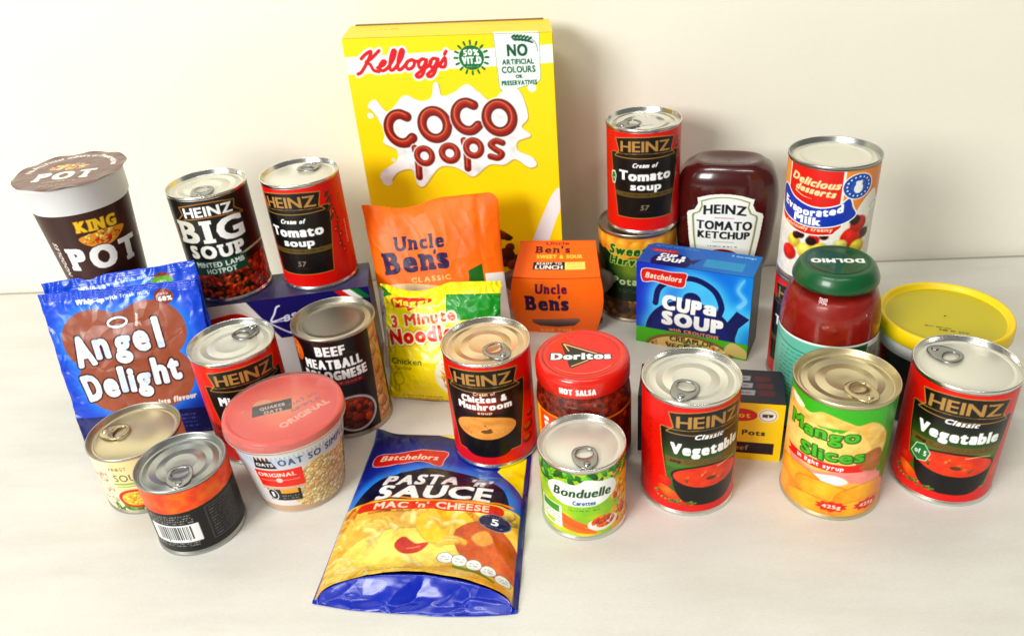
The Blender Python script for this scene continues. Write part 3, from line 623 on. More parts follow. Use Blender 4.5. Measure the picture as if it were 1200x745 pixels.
def art_bond():
    A = Art(-54, 54, 0, 62.5, .45, (246, 214, 40))
    A.paint(None, lambda X, Y: lerp((120, 190, 50), (250, 222, 50), fbm(X*.06, Y*.08, 4)*1.6-.3))
    A.food(A.Y > 47, 80, (3, 6), [(40, 140, 40), (70, 170, 50), (110, 200, 60), (30, 110, 40)], 3, .45); A.paint((A.Y < 50) & (A.X > 22), (240, 190, 50))
    A.food((A.Y < 56) & (A.X > 24), 60, (2, 4), [(236, 150, 50), (220, 70, 30), (240, 200, 80)], 9)
    A.paint(A.poly(catmull([(-26, 36), (-30, 46), (-20, 53), (-6, 52), (2, 57), (14, 54), (24, 52), (27, 42), (18, 34), (4, 30), (-12, 30)], 6, True)), (250, 250, 246))
    A.paint(A.rect(-30, 22, 30, 31), (150, 206, 60), .6)
    A.text('Bonduelle', -1, 43.5, 45, 8.2, (34, 84, 40), bold=.5, shear=.2, arc=1); A.text('Carottes', 0, 34, 17, 4, (60, 110, 160), bold=.3, out=(.6, (250, 250, 250))); A.small(-12, 12, 29, 2, 1, (60, 80, 30), 2.6)
    A.paint(A.stroke([(-30, 20), (-14, 12), (6, 5)], 7, 2), (230, 110, 40)); A.paint(A.stroke([(-24, 12), (-8, 6), (8, 3)], 6, 2), (240, 130, 50)); A.paint(A.stroke([(-20, 20), (0, 11), (10, 9)], 5, 2), (236, 120, 44))
    A.paint(A.ellm(15, 11, 13, 7), (245, 240, 230)); A.food(A.ellm(15, 13, 10, 6), 40, (1.6, 3), [(232, 100, 40), (240, 130, 60), (214, 80, 30)], 2)
    A.paint(A.rrect(-40, 5, -18, 28, 1), (244, 246, 234)); A.paint(A.rect(-38, 20, -20, 27), (90, 160, 60)); A.small(-38, -20, 18, 4, 1, (90, 110, 70), 2.6); A.paint(A.rect(-34, 6.5, -25, 11), (200, 210, 60))
    return A
t = can('food_can', 'small white rimmed carrot tin in front of the red lidded salsa jar', 'food can', .0442, .4753, 0, .0339, .0713, art_bond(), 0, 'plain', 'tin', 'cream', -87, ts=.95)
def art_small():
    A = Art(-58, 58, 0, 61, .45, (22, 21, 22))
    A.paint(A.Y > 42+1.5*np.sin(A.X*.05), lambda X, Y: lerp((226, 60, 20), (252, 130, 30), fbm(X*.12, Y*.14, 5)*1.5-.2)); A.noise(A.Y > 42, 16, .2)
    A.paint(A.rrect(-45, 5, -2, 38.5, 1.2), (24, 22, 22)); A.small(-43, -6, 37, 4, 1.2, (200, 200, 200), 2.3, 3, 1)
    A.paint(A.rrect(-44, 10, -3, 28, .8), (244, 244, 244))
    rs = np.random.RandomState(2); x = -38.
    while x < -9: w = rs.uniform(.3, 1.3); A.paint(A.rect(x, 13 if rs.rand() > .2 else 11.5, x+w, 26.5), (40, 40, 44)); x += w+rs.uniform(.3, 1.1)
    A.small(-43, -6, 8.6, 2, 1.2, (200, 200, 200), 2.3, 5, 1)
    A.paint(A.rrect(4, 6, 38, 40, 1), (86, 84, 84)); A.paint(A.rrect(5, 7, 37, 39, .8), (34, 33, 34)); A.small(7, 35, 37, 11, 1.2, (120, 120, 120), 2.8, 7); A.small(7, 12, 37, 11, 1.4, (150, 150, 150), 2.8, 9)
    return A
can('food_can', 'small dented-looking black and orange tin with barcode facing out, nearest at front left', 'food can', -.2695, .4975, 0, .0352, .069, art_small(), 0, 'rings', 'tin_dark', 'tin_dark', -75, ts=.98)['label'] = 'small black and orange tin with barcode facing out, nearest at front left'
def art_gold():
    A = Art(-60, 60, 0, 53, .5, (240, 226, 176))
    A.paint(A.X < -30, (246, 232, 200)); A.food(A.rect(-60, 4, -34, 40), 26, (2.5, 6), [(240, 214, 190), (246, 226, 210), (226, 190, 160)], 4)
    A.text('FINEST', -24, 45, 15, 3.2, (110, 96, 70)); A.text('SOUP', -18, 35.5, 24, 7, (96, 84, 66), track=.08); A.paint(A.rect(-32, 28.5, 4, 30), (150, 180, 90)); A.paint(A.rect(-30, 26, 2, 27), (170, 190, 110))
    A.food(A.rect(-40, 0, 20, 8), 50, (2, 5), [(90, 150, 50), (120, 170, 70), (60, 120, 40)], 6, .4)
    A.paint(A.ellm(-18, 13, 15, 10), (206, 50, 26)); A.paint(A.ellm(-18, 13, 12, 7.6), (244, 196, 90)); A.food(A.ellm(-18, 13, 11, 7), 40, (1.4, 2.4), [(250, 214, 90), (240, 186, 60)], 8)
    return A
can('food_can', 'low tin with gold lid and cream label, in front of the blue dessert sachets', 'food can', -.3284, .554, 0, .0388, .0605, art_gold(), 0, 'plain', 'tin_dull', 'gold', 172, 'tab_gold')

# ------------------------------------------------------------------ cereal box
def frame3(O, X, Y):
    X = Vector(X).normalized(); Y = Vector(Y); Y = (Y-X*Y.dot(X)).normalized(); N = X.cross(Y); return Vector(O), X, Y, N
def place(o, O, X, Y):
    O, X, Y, N = frame3(O, X, Y); Mx = Matrix.Identity(4)
    for i in range(3): Mx[i][0] = X[i]; Mx[i][1] = Y[i]; Mx[i][2] = N[i]; Mx[i][3] = O[i]
    o.matrix_world = Mx; return o
def upright(name, label, cat, FL, FR, group=None):
    """an Empty at the front-left bottom corner; local x along the front, local y into depth, z up"""
    d = Vector(FR)-Vector(FL); return thing(name, label, cat, (FL[0], FL[1], 0), math.atan2(d.y, d.x), group)
def front_fn(w, h, off=.0003, warp=0):
    return lambda U, V: (U/1000, np.full_like(U, -off)-warp*np.sin(np.pi*U/1000/w)*np.sin(np.pi*V/1000/h), V/1000)
YEL = (247, 220, 8)
def art_coco():
    A = Art(0, 212.6, 0, 303, .6, YEL)
    A.paint(A.poly([(0, 285), (0, 267.5), (212.6, 274.8), (212.6, 292)]), (250, 250, 246))
    # script logo
    def tr(p): return [(13+11.6*(x+.2*y)*.97, 270.2+8.6*y+.055*11*x*.6) for x, y in p]
    S = [[(0.1, 1.5), (0.5, 2.0), (1.0, 2.25), (.75, 1.2), (.25, 0), (-.1, -.25)], [(1.75, 2.3), (1.1, 1.5), (.6, 1.05), (1.0, .8), (1.4, .1), (1.9, -.1)],
         [(1.75, .35), (2.3, .65), (2.45, 1.0), (2.2, 1.1), (1.95, .6), (2.05, .12), (2.35, 0), (2.75, .35), (3.2, 1.3), (3.3, 2.1), (3.05, 2.2), (2.9, 1.2), (2.95, .15), (3.2, 0), (3.5, .35), (3.95, 1.3), (4.05, 2.1), (3.8, 2.2), (3.65, 1.2), (3.7, .15), (3.95, 0), (4.3, .4), (4.55, .9)],
         [(4.9, 1.05), (4.55, .85), (4.45, .35), (4.7, 0), (5.1, .2), (5.2, .75), (4.95, 1.05), (5.3, .85), (5.6, .85)],
         [(6.25, .95), (5.85, 1.05), (5.6, .6), (5.75, .1), (6.1, .2), (6.3, .95), (6.25, .1), (6.1, -.7), (5.75, -1.0), (5.5, -.75), (5.9, -.3), (6.6, .3), (6.75, .6)],
         [(7.3, .95), (6.9, 1.05), (6.65, .6), (6.8, .1), (7.15, .2), (7.35, .95), (7.3, .1), (7.15, -.7), (6.8, -1.0), (6.55, -.75), (6.95, -.3), (7.6, .35), (7.95, 1.05), (8.1, .5), (8.05, .05), (7.7, .05)], [(8.0, 1.75), (7.9, 1.45)]]
    m = np.zeros((A.H, A.W), bool)
    for q in S: m |= A.stroke(tr(q), 3.4)
    A.paint(A.dil(m, 2.2), (250, 250, 248)); A.paint(m, (208, 20, 40)); A.text('R', 110, 281, 1.6, 2, (150, 150, 120))
    # vitamin sun
    for k in range(16):
        a = k*math.pi/8; c, s_ = math.cos(a), math.sin(a); A.paint(A.stroke([(132+14.2*c, 281.5+13.2*s_), (132+17.2*c, 281.5+16*s_)], 2.2, .9, 0), (8, 118, 62))
    A.paint(A.ellm(132, 281.5, 12.6, 11.8), (8, 118, 62)); A.text('50%', 132, 286.5, 15, 5.4, bold=.6, arc=.8); A.text('VIT.D', 132, 279, 18.5, 6.2, bold=.7); A.small(126, 138, 273, 1, 1.2, (200, 230, 210))
    # NO artificial panel
    p = [(156.5, 303), (158.5, 252), (161, 248.5), (164, 248.5), (196, 257), (198.5, 260), (199.5, 303)]
    m = A.poly(p); A.paint(A.dil(m, 1.1), (90, 140, 110)); A.paint(A.dil(m, .7), (236, 246, 240)); G = (18, 92, 66)
    A.text('NO', 178, 287.5, 19, 10.5, G, bold=.8)
    for t_, y, w, h in (('ARTIFICIAL', 276.6, 31, 4.6), ('COLOURS', 269.2, 33, 5.8), ('OR', 262.4, 6, 3), ('PRESERVATIVES', 256.4, 35, 4.2)): A.text(t_, 178, y, w, h, G, bold=.25, rot=1)
    A.paint(A.stroke([(176, 299), (188, 300), (196, 294), (198, 286)], .5), G)
    for k in range(6): A.paint(A.poly(ell(175+3.2*k, 300.5-.1*k*k, 2.6, 1.1, 16, .6)), G); A.paint(A.poly(ell(176+3.2*k, 297.4-.1*k*k, 2.6, 1.0, 16, -.5)), G)
    # milk splash
    sp = catmull([(20, 240), (26, 241), (36, 229), (46, 236), (58, 246), (74, 240), (86, 244), (90, 257), (95, 257), (97, 245), (110, 248), (124, 256), (136, 248), (148, 238), (158, 247), (172, 252), (180, 243), (184, 222), (177, 212), (186, 203), (172, 197), (172, 187), (186, 180), (190, 172), (182, 169), (168, 178), (156, 172), (140, 172), (122, 159), (112, 164), (100, 170), (84, 168), (66, 148), (58, 150), (54, 166), (38, 163), (26, 151), (17, 155), (20, 164), (38, 176), (40, 188), (27, 196), (30, 208), (22, 228), (16, 234)], 7, True)
    m = A.poly(sp); A.paint(A.dil(np.roll(m, (-4, 3), (0, 1)), .8), (196, 176, 90)); A.paint(m, lambda X, Y: lerp((222, 224, 226), (255, 255, 255), fbm(X*.09, Y*.09, 3)*2.2-.3))
    for x, y, r in ((17, 225, 3.4), (190, 251, 4.4), (35, 177, 2.4), (24, 153, 6)): A.paint(A.ellm(x, y, r, r*.9), (244, 244, 242))
    def choc(pts, w, closed=False):
        m = A.stroke(pts, w, n=10, closed=closed)
        A.paint(A.dil(m, 1.5), (250, 250, 250)); A.paint(m, (70, 8, 2))
        A.paint(A.stroke(pts, w*.80, n=10, closed=closed), (138, 22, 4)); A.paint(A.stroke(np.array(pts)+(-.5, .9), w*.40, n=10, closed=closed), (176, 48, 16))
        A.paint(A.stroke(np.array(pts)+(-.9, 2.2), w*.1, n=10, closed=closed), (246, 206, 176), .7)
    def arcp(cx, cy, rx, ry, a0, a1, n=9, rot=.06): return [(cx+rx*math.cos(R(a))-ry*math.sin(R(a))*rot, cy+ry*math.sin(R(a))+rx*math.cos(R(a))*rot) for a in np.linspace(a0, a1, n)]
    choc(arcp(49, 211, 14, 15.5, 52, 318), 10.5); choc(arcp(86, 215, 13.5, 14.5, 0, 336, 15), 10, True)
    choc(arcp(122, 223, 13, 14.5, 52, 318), 10); choc(arcp(155, 221.5, 13.5, 14.5, 0, 336, 15), 10, True)
    choc([(61, 190), (62.5, 175), (61.5, 158)], 7.4); choc(arcp(70.5, 181.5, 8.2, 8.2, 0, 330, 12), 6.6, True)
    choc(arcp(98.5, 184.5, 8.4, 8.2, 0, 330, 12), 6.8, True)
    choc([(115.5, 198), (117, 184), (116.5, 168)], 7.4); choc(arcp(125, 190, 8, 8.2, 0, 330, 12), 6.6, True)
    choc([(156, 195.5), (149, 197.6), (143.4, 193.5), (148, 188.6), (154.5, 184), (150, 179.4), (142, 181)], 6.4)
    A.small(60, 100, 262.5, 1, 1.1, (190, 160, 20), seed=3, a=.5)
    A.soft(A.rect(28, 150, 176, 245), .5)
    # milk pouring down at the right, cocoa rings near the bottom
    A.paint(A.poly(catmull([(212.6, 146), (205, 140), (196, 122), (184, 95), (176, 76), (160, 40), (186, 44), (198, 84), (208, 112), (212.6, 124)], 6, True)), (244, 242, 244))
    A.food(A.ellm(90, 60, 84, 50), 90, (5, 9), [(110, 52, 22), (136, 70, 34), (90, 40, 16)], 6, .85)
    A.paint(A.Y < 24, (250, 250, 246)); return A
def make_coco():
    t = upright('cereal_box', 'tall yellow cereal box at the back with chocolate lettering on a milk splash', 'cereal box', (-.1445, .842, 0), (.062, .789, 0))
    w, h, d = .2132, .303, .057
    bevel_box('carton', w, d, h, mat('yellow_card', L(240, 212, 10), .45, bump=.08), t, .0014, (w/2, d/2, 0))
    for v in bpy.data.objects[[c.name for c in t.children][0]].data.vertices: v.co.x -= .22*v.co.y
    surf('front_panel', art_coco(), front_fn(w, h, .0003, .0012), MT['card'], t)
    A = Art(0, 213, 0, 57, .8, (240, 214, 10)); A.small(14, 44, 33, 1, 2.5, (150, 130, 30), seed=3); A.text('480g', 52, 33, 10, 5, (140, 120, 40)); A.small(135, 186, 40, 1, 2.2, (150, 130, 30)); A.paint(A.rect(155, 0, 199, 6), (236, 246, 240))
    surf('top_panel', A, lambda U, V: (U/1000-.22*V/1000, V/1000, np.full_like(U, h+.0003)+.0012*np.sin(np.pi*U/213)**2*np.sin(np.pi*V/57)), MT['card'], t)
    # tuck flap edge standing slightly proud along the back
    bevel_box('top_flap', w-.012, .0007, .0016, MT['brown'], t, .0002, (w/2-.0125, d-.0010, h+.0002))
make_coco()
# ------------------------------------------------------------------ lasagne carton
def make_lasagne():
    th = math.atan2(.0111, .1263); L_ = .292; FRx, FRy = -.138, .7035
    FL = (FRx-L_*math.cos(th), FRy-L_*math.sin(th), 0)
    t = upright('lasagne_carton', 'long navy lasagne carton on its edge carrying three tins and pots', 'carton', FL, (FRx, FRy, 0))
    t['label'] = 'long navy lasagne carton lying on its edge under the two soup tins'
    w, h, d = L_, .097, .052
    bevel_box('carton', w, d, h, mat('navy_card', L(28, 24, 82), .4, coat=.3), t, .001, (w/2, d/2, 0))
    A = Art(0, 292, 0, 97, .7, (26, 24, 104)); x0 = 292-126.7   # u of the fitted frame starts here
    A.paint(A.X < x0+8+(97-A.Y)*.55, (226, 218, 206)); A.paint(A.stroke([(x0-2, 97), (x0+14, 80), (x0+38, 60), (x0+48, 54)], 1.6), (230, 228, 240))
    A.paint(A.poly(catmull([(x0-40, 80), (x0-10, 86), (x0+2, 84), (x0+6, 78), (x0-14, 74), (x0-40, 72)], 5, True)), (206, 30, 26)); A.food(A.rect(30, 8, 120, 66), 200, (4, 9), [(200, 90, 40), (226, 170, 90), (180, 60, 30), (236, 200, 130)], 3)
    A.paint(A.rect(x0+20, 0, 292, 52), (214, 208, 206)); A.paint(A.rect(x0+60, 0, 292, 52), (196, 130, 70)); A.food(A.rect(x0+60, 0, 292, 52), 60, (4, 9), [(200, 90, 40), (226, 170, 90)], 3)
    wh = (236, 234, 246); f = lambda p: [(x0+a, b) for a, b in p]
    A.paint(A.stroke(f([(38, 88.5), (35, 87), (31.5, 80), (27, 72.8), (32, 72.4), (41, 75)]), 1.9), wh)
    A.text('asagne', x0+64, 80.5, 50, 9, wh, bold=.35, shear=.35, rot=14); A.paint(A.stroke(f([(20, 70.5), (44, 72), (70, 80)]), .9), wh)
    for k, c in enumerate(((206, 30, 26), (244, 244, 240), (20, 120, 60))): A.paint(A.poly(f([(92.5+8*k, 97), (100.5+8*k, 97), (112+8*k, 85), (104+8*k, 85)])), c)
    A.paint(A.stroke(f([(42, 58), (52, 57), (58, 60)]), 1), wh)
    surf('front_panel', A, front_fn(w, h), MT['card'], t)
    A = Art(0, 292, 0, 52, 1.2, (62, 60, 96)); A.paint(A.X > 200, (76, 74, 108)); A.noise(A.X > -1, 14, .1); A.small(220, 280, 44, 1, 2, (150, 150, 190))
    surf('top_panel', A, lambda U, V: (U/1000, V/1000, np.full_like(U, h+.0002)), MT['card'], t)
make_lasagne()
# ------------------------------------------------------------------ teapot soup carton
def make_cupsoup():
    FL, FR = (.1282, .7116, 0), (.2284, .6574, 0); w, h, d = .1139, .094, .044
    t = upright('soup_carton', 'bright blue instant soup carton with a teapot drawn on it, in front of the ketchup', 'carton', FL, FR)
    bevel_box('carton', w, d, h, mat('dark_blue_card', L(10, 11, 20), .45, coat=.1), t, .001, (w/2, d/2, 0))
    A = Art(0, 114, 0, 94, .45, (20, 80, 200))
    A.paint(None, lambda X, Y: lerp((20, 60, 190), (20, 150, 230), X/114))
    N = (14, 26, 100)
    m = A.stroke(catmull([(20, 50), (24, 68), (40, 80), (60, 83), (78, 74), (86, 58), (84, 46)], 6), 6)
    body = A.ellm(56, 16, 46, 42); sp = A.poly([(90, 36), (101, 55), (113.8, 48), (104, 36), (100, 18), (92, 22)])
    kn = A.ellm(57, 60, 9, 8)
    allm = m | body | sp | kn; A.glow(allm & (A.Y > 18), 12, (110, 215, 250), .9)
    A.paint(allm, N); A.paint(A.ellm(56, 12, 42, 38), (20, 36, 124)); A.paint(A.ellm(56, 58, 7, 4), (24, 44, 130))
    A.paint(A.stroke([(103, 60), (108, 68), (101, 78), (106, 90)], 5, 2), (150, 220, 250), .55); A.glow(A.stroke([(103, 60), (108, 68), (101, 78), (104, 88)], 3), 4, (170, 225, 250), .5)
    A.paint(A.Y < 19, (96, 190, 40)); A.paint(A.ellm(56, -2, 46, 20), (150, 120, 60)); A.paint(A.ellm(56, -4, 43, 19), (236, 210, 140)); A.food(A.ellm(56, -2, 42, 17), 26, (1.8, 3.4), [(226, 120, 50), (214, 170, 80), (120, 160, 60), (240, 220, 160)], 3)
    A.paint(A.poly(catmull([(92, 6), (98, 18), (112, 12), (114, 2)], 5, True)), (230, 210, 140))
    def wv(x, y): return x, y
    A.text('CUP', 47, 52, 37, 15, bold=2.0, rot=-3, shadow=(1, (6, 12, 50))); A.text('a', 75, 53, 10.5, 14.5, bold=1.5, shadow=(1, (6, 12, 50)))
    A.text('SOUP', 58, 34, 59, 14, bold=2.2, rot=-1, shadow=(1, (6, 12, 50)))
    A.text('with CROUTONS', 60, 21.4, 50, 3.6, (236, 170, 90), bold=.4, rot=-1); A.text('CREAM OF', 58, 11, 44, 6, (90, 80, 30), bold=.3); A.text('VEGETABLE', 58, 2, 52, 6, (90, 80, 30), bold=.3)
    m = A.poly(catmull([(6, 86), (20, 88), (35, 87), (50, 88), (50, 82), (47, 72), (30, 73), (18, 75), (7, 73)], 3, True)); A.paint(A.dil(m, .9), (240, 240, 244)); A.paint(m, (208, 40, 36)); A.text('Batchelors', 28, 80.5, 36, 6.2, (255, 236, 220), bold=.4, shear=.25)
    surf('front_panel', A, front_fn(w, h), MT['card'], t)
    A = Art(0, 114, 0, 44, .55, (20, 110, 190)); A.paint(None, lambda X, Y: lerp((24, 96, 180), (30, 130, 200), X/114))
    m = A.ellm(32, 9, 20, 17) | A.poly([(50, 16), (60, 22), (54, 8)]); A.paint(m, N); A.text('CUP a', 31, 20.5, 24, 6.5, bold=.9); A.text('SOUP', 31, 12, 26, 7.5, bold=1)
    A.paint(A.rrect(8, 26, 34, 32, 1), (208, 40, 36)); A.small(10, 32, 29, 1, 2.4, (255, 230, 220)); A.small(8, 52, 41, 2, 1.3, (190, 215, 240), 2.4); A.paint(A.rrect(64, 8, 102, 24, 1), (60, 160, 200)); A.small(68, 98, 20, 3, 1.4, (40, 130, 180), 4); A.text('4 Servings', 97, 38, 24, 3.2, (220, 235, 245), bold=.2)
    surf('top_panel', A, lambda U, V: (U/1000, V/1000, np.full_like(U, h+.0002)), MT['card'], t)
    A = Art(0, 44, 0, 94, .9, (16, 18, 32)); A.food(A.rect(8, 30, 36, 84), 14, (3, 6), [(70, 30, 40), (50, 46, 60), (36, 34, 56)], 3); A.small(6, 38, 26, 6, 1.4, (110, 110, 130), 3)
    surf('side_panel', A, lambda U, V: (np.full_like(U, w+.0002), U/1000, V/1000), MT['card'], t)
make_cupsoup()
# ------------------------------------------------------------------ yellow carton
def make_yellow():
    FR = Vector((.213, .51, 0)); L_ = .118; FL = FR+Vector((-.967, .255, 0))*L_
    t = upright('noodle_pot_carton', 'low yellow and charcoal carton behind the centre vegetable soup tin', 'carton', FL, FR)
    w, h, d = L_, .0595, .046
    bevel_box('carton', w, d, h, MT['purplecard'], t, .001, (w/2, d/2, 0))
    A = Art(0, 118, 0, 59.5, .5, (244, 214, 10))
    A.paint(A.X < 24, (44, 34, 54)); A.paint(A.stroke([(8, 54), (14, 30), (10, 6)], 3), (130, 96, 90), .6)
    A.paint(A.ellm(84, 47, 13, 6.5), (206, 30, 20)); A.text('Pot', 84, 47, 14, 5, (255, 214, 60), bold=.5)
    A.paint(A.ellm(105, 47.5, 8, 7), (244, 244, 236)); A.paint(A.ellm(105, 47.5, 7, 6), (150, 150, 140)); A.paint(A.ellm(105, 47.5, 6.4, 5.4), (244, 244, 236)); A.text('NEW', 105, 47.3, 8, 3, (30, 30, 30), bold=.4)
    A.text('Noodle Pots', 78, 29, 52, 5, (40, 30, 40), bold=.4); A.paint(A.rect(34, 7, 112, 18.5), (44, 14, 22)); A.text('Beef', 84, 12.6, 15, 5, (190, 150, 110), bold=.5)
    surf('front_panel', A, front_fn(w, h), MT['card'], t)
    A = Art(0, 118, 0, 46, .7, (58, 52, 66)); A.paint(A.X < 24, (44, 36, 54))
    for r_ in range(3):
        for c_ in range(2):
            x, y = 78+c_*16+r_*1.5, 30-r_*10; A.paint(A.poly([(x, y), (x+13, y), (x+14, y+7), (x+1, y+7)]), (176, 172, 178) if c_ == 0 else (112, 50, 50)); A.small(x+1, x+12, y+3.5, 1, 2, (70, 64, 74))
    surf('top_panel', A, lambda U, V: (U/1000, V/1000, np.full_like(U, h+.0002)), MT['card'], t)
make_yellow()
# ------------------------------------------------------------------ orange rice cup in its card sleeve
def make_ricecup():
    FL, FR = (.0085, .7503, 0), (.0905, .7353, 0)
    t = upright('rice_cup', 'orange microwave rice cup in a card sleeve behind the red lidded salsa jar', 'cup', FL, FR)
    W0, hc, ht, d = .0834, .068, .088, .036
    half = lambda z: (.0405+.0085*np.sin(np.pi*np.clip(z/.088, 0, 1))**1.1)
    A = Art(-50, 50, 0, 112, .45, (255, 124, 20))
    # v 0..68 front face, 68..112 the sloping top
    A.paint(A.Y < 66, lambda X, Y: lerp((252, 140, 34), (255, 122, 22), (X+50)/100))
    P = (44, 18, 76)
    A.text('Uncle', -5.5, 55.5, 34, 10, (110, 24, 84), bold=.9, slab=.12); A.paint(A.poly(ell(3, 46.5, 1.3, 2.3, 20, -.3)), P); A.text('Bens', -10, 39, 46, 16, P, bold=1.5, slab=.14, track=-.03)
    m = A.poly([(-30, 18), (24, 20), (26, 17), (20, 10.5), (0, 9), (-22, 10.5), (-30, 14)]); A.paint(A.dil(m, .6), (160, 60, 20)); A.paint(m, lambda X, Y: lerp((60, 46, 44), (150, 130, 124), (Y-9)/10))
    A.text('RICE TIME', -3, 3.8, 40, 3.8, (255, 196, 120), bold=.2, track=.1)
    A.paint(A.rect(-50, 66.5, 50, 67.2), (200, 70, 10))
    A.paint(A.rect(-28, 77, 10, 86), (40, 30, 44)); A.text('READY TO', -9, 84.3, 30, 2.6, (240, 230, 220), bold=.3); A.text('LUNCH', -9, 80, 32, 4.2, (250, 240, 230), bold=.5); A.paint(A.rect(10, 77, 34, 86), (246, 226, 130)); A.small(13, 31, 83.5, 2, 1, (200, 170, 60), 3)
    A.text('SWEET & SOUR', 3, 92.5, 56, 4, (255, 214, 90), bold=.5)
    A.text('Ben\'s', -5, 101, 44, 7.5, (96, 18, 40), bold=.8, slab=.14); A.text('Uncle', 0, 108.6, 30, 3.6, (150, 30, 60), bold=.4)
    def fn(U, V):
        v = V/1000; zf = np.where(v < hc, v, hc+(v-hc)*.52); y = np.where(v < hc, -.0045*np.sin(np.pi*np.clip(v/hc, 0, 1)), (v-hc)*.84)
        hw = half(zf); x = W0/2+U/50*hw; y = y-.003*(1-(U/50)**2)*np.clip(1-(v-hc)/.044, 0, 1)
        return x, y, zf
    surf('card_sleeve', A, fn, MT['card'], t)
    # sides and back of the sleeve
    n = 24; zs = np.linspace(0, ht+.0027, n); co = []; 
    for z in zs:
        q = float(half(np.array(z))); yf = -.0045*math.sin(math.pi*z/hc) if z < hc else (z-hc)/.52*.84
        yf = min(yf, d-.001)+.0004
        co += [(W0/2-q+.0003, yf, z), (W0/2-q+.001, d, z), (W0/2+q-.001, d, z), (W0/2+q-.0003, yf, z)]
    f = [[i*4+j, i*4+(j+1), (i+1)*4+(j+1), (i+1)*4+j] for i in range(n-1) for j in range(3)]
    link('sleeve_back', mesh_np('sleeve_back', co, np.array(f)[:, ::-1]), mat('orange_card', L(226, 90, 14), .5), t)
    lathe('cup', [(.001, .002), (.046, .002), (.047, .004), (.043, .012), (.040, .022), (.046, .034), (.0575, .046), (.0600, .053), (.0575, .061), (.046, .067), (.001, .068)], MT['cup'], t, 64, 1, .29, W0/2, .0185)
make_ricecup()

# ------------------------------------------------------------------ pouches and sachets
def quad_fn(TL, TR, BL, BR, w, h, extra_fn):
    """bilinear sheet between four corners (world), u in 0..w mm, v in 0..h mm; extra_fn(s,t)->offset along the normal, and shifts"""
    TL, TR, BL, BR = (np.array(q, float) for q in (TL, TR, BL, BR))
    N = np.cross(TR-TL, TL-BL); N /= np.linalg.norm(N)   # x right, y up -> towards the viewer
    def f(U, V):
        s, t = U/w, V/h; P = (BL*(1-s)[..., None]+BR*s[..., None])*(1-t)[..., None]+(TL*(1-s)[..., None]+TR*s[..., None])*t[..., None]
        off, du, dv = extra_fn(s, t)
        P = P+N*off[..., None]+((TR-TL)/np.linalg.norm(TR-TL))*du[..., None]+((TL-BL)/np.linalg.norm(TL-BL))*dv[..., None]
        return P
    return f
def pouch(name, label, cat, art, corners, ex_front, ex_back, part='printed_film', backcol=(200, 200, 205), group=None, base=None, m='film'):
    TL, TR, BL, BR = corners; w, h = art.x1-art.x0, art.y1-art.y0
    base = base or tuple((np.array(BL)+np.array(BR))/2*np.array([1, 1, 0]))
    t = thing(name, label, cat, base, 0, group); b = np.array(base)
    ff = quad_fn(TL, TR, BL, BR, w, h, ex_front); fb = quad_fn(TL, TR, BL, BR, w, h, ex_back)
    def wrap(f):
        def g(U, V): P = f(U-art.x0, V-art.y0)-b; return P[..., 0], P[..., 1], P[..., 2]
        return g
    surf(part, art, wrap(ff), MT[m], t)
    B = Art(art.x0, art.x1, art.y0, art.y1, 2.4, backcol); surf('back_film', B, wrap(fb), MT['film'], t, flip=True)
    return t
def edge_prof(s, t, p=2.2):   # 0 on the border, 1 in the middle
    a = 1-np.abs(2*s-1)**p; b = 1-np.abs(2*t-1)**p; return np.clip(a, 0, 1)**.7*np.clip(b, 0, 1)**.7
# --- angel sachets
def art_angel(cell=.5, full=True):
    A = Art(0, 146, 0, 150, cell, (20, 82, 200)); A.noise(A.X > -9, 16, .03)
    bl = [(44, 100, 34), (50, 60, 34), (74, 104, 26), (96, 106, 32), (92, 62, 34), (70, 46, 26)]
    m = np.zeros((A.H, A.W), bool)
    for x, y, r in bl: m |= A.ellm(x, y, r, r*.92)
    A.glow(m, 12, (60, 150, 236), .9); A.paint(m, lambda X, Y: lerp((150, 84, 58), (168, 102, 76), fbm(X*.05, Y*.05, 2)))
    A.text('Whip-up', 46, 139.5, 26, 4.6, bold=.5, shear=.2, rot=2); A.text('with fresh milk', 80, 142, 40, 3.6, (226, 236, 250), bold=.25, rot=3)
    A.paint(A.ellm(113, 137, 9, 7.5), (140, 70, 56)); A.text('no', 113, 140, 9, 3, (220, 180, 180), bold=.2); A.text('68%', 114, 135, 12, 4, bold=.3)
    D = (70, 26, 14); wt = lambda X, Y: lerp((206, 218, 236), (255, 255, 255), fbm(X*.14, Y*.14, 6)*2-.4)
    def w(t, cx, cy, h, wd, rot=0): A.text(t, cx, cy, wd, h, wt, bold=2.5, rot=rot, rnd=True, out=(1.5, D), shear=.04)
    # letters dance: each on its own (A n g e l / D e l i g h t)
    for t, cx, cy, h, wd, rot in (('A', 27, 92, 27, 16, 8), ('n', 45, 97, 25, 11.5, 4), ('g', 66, 98.5, 24, 13, -2), ('e', 84, 101.5, 25, 12.5, 4), ('l', 101, 104, 27, 3.2, 6),
                                  ('D', 26, 56, 23, 14, 10), ('e', 44, 58, 23, 11.5, 6), ('l', 57, 61.5, 23, 3, 2), ('i', 65.5, 60.5, 22, 3, 0), ('g', 77, 61, 21, 11.5, 0), ('h', 94, 66.5, 24, 11, 2), ('t', 108, 69, 23, 8.5, 6)): w(t, cx, cy, h, wd, rot)
    m = A.stroke(ell(66, 117, 9, 4.4, 20, .12), 2.2, n=3, closed=True); A.paint(A.dil(m, .9), D); A.paint(m, (246, 246, 250))
    A.text('flavour', 84, 118, 12, 2.4, (250, 240, 230), bold=.3, rot=80); A.text('Chocolate flavour', 94, 36, 58, 5, (240, 232, 226), bold=.6, shear=.25, rot=6)
    A.paint(A.Y < 26, (16, 30, 110)); A.small(30, 120, 20, 4, 2, (150, 160, 210), 4)
    return A
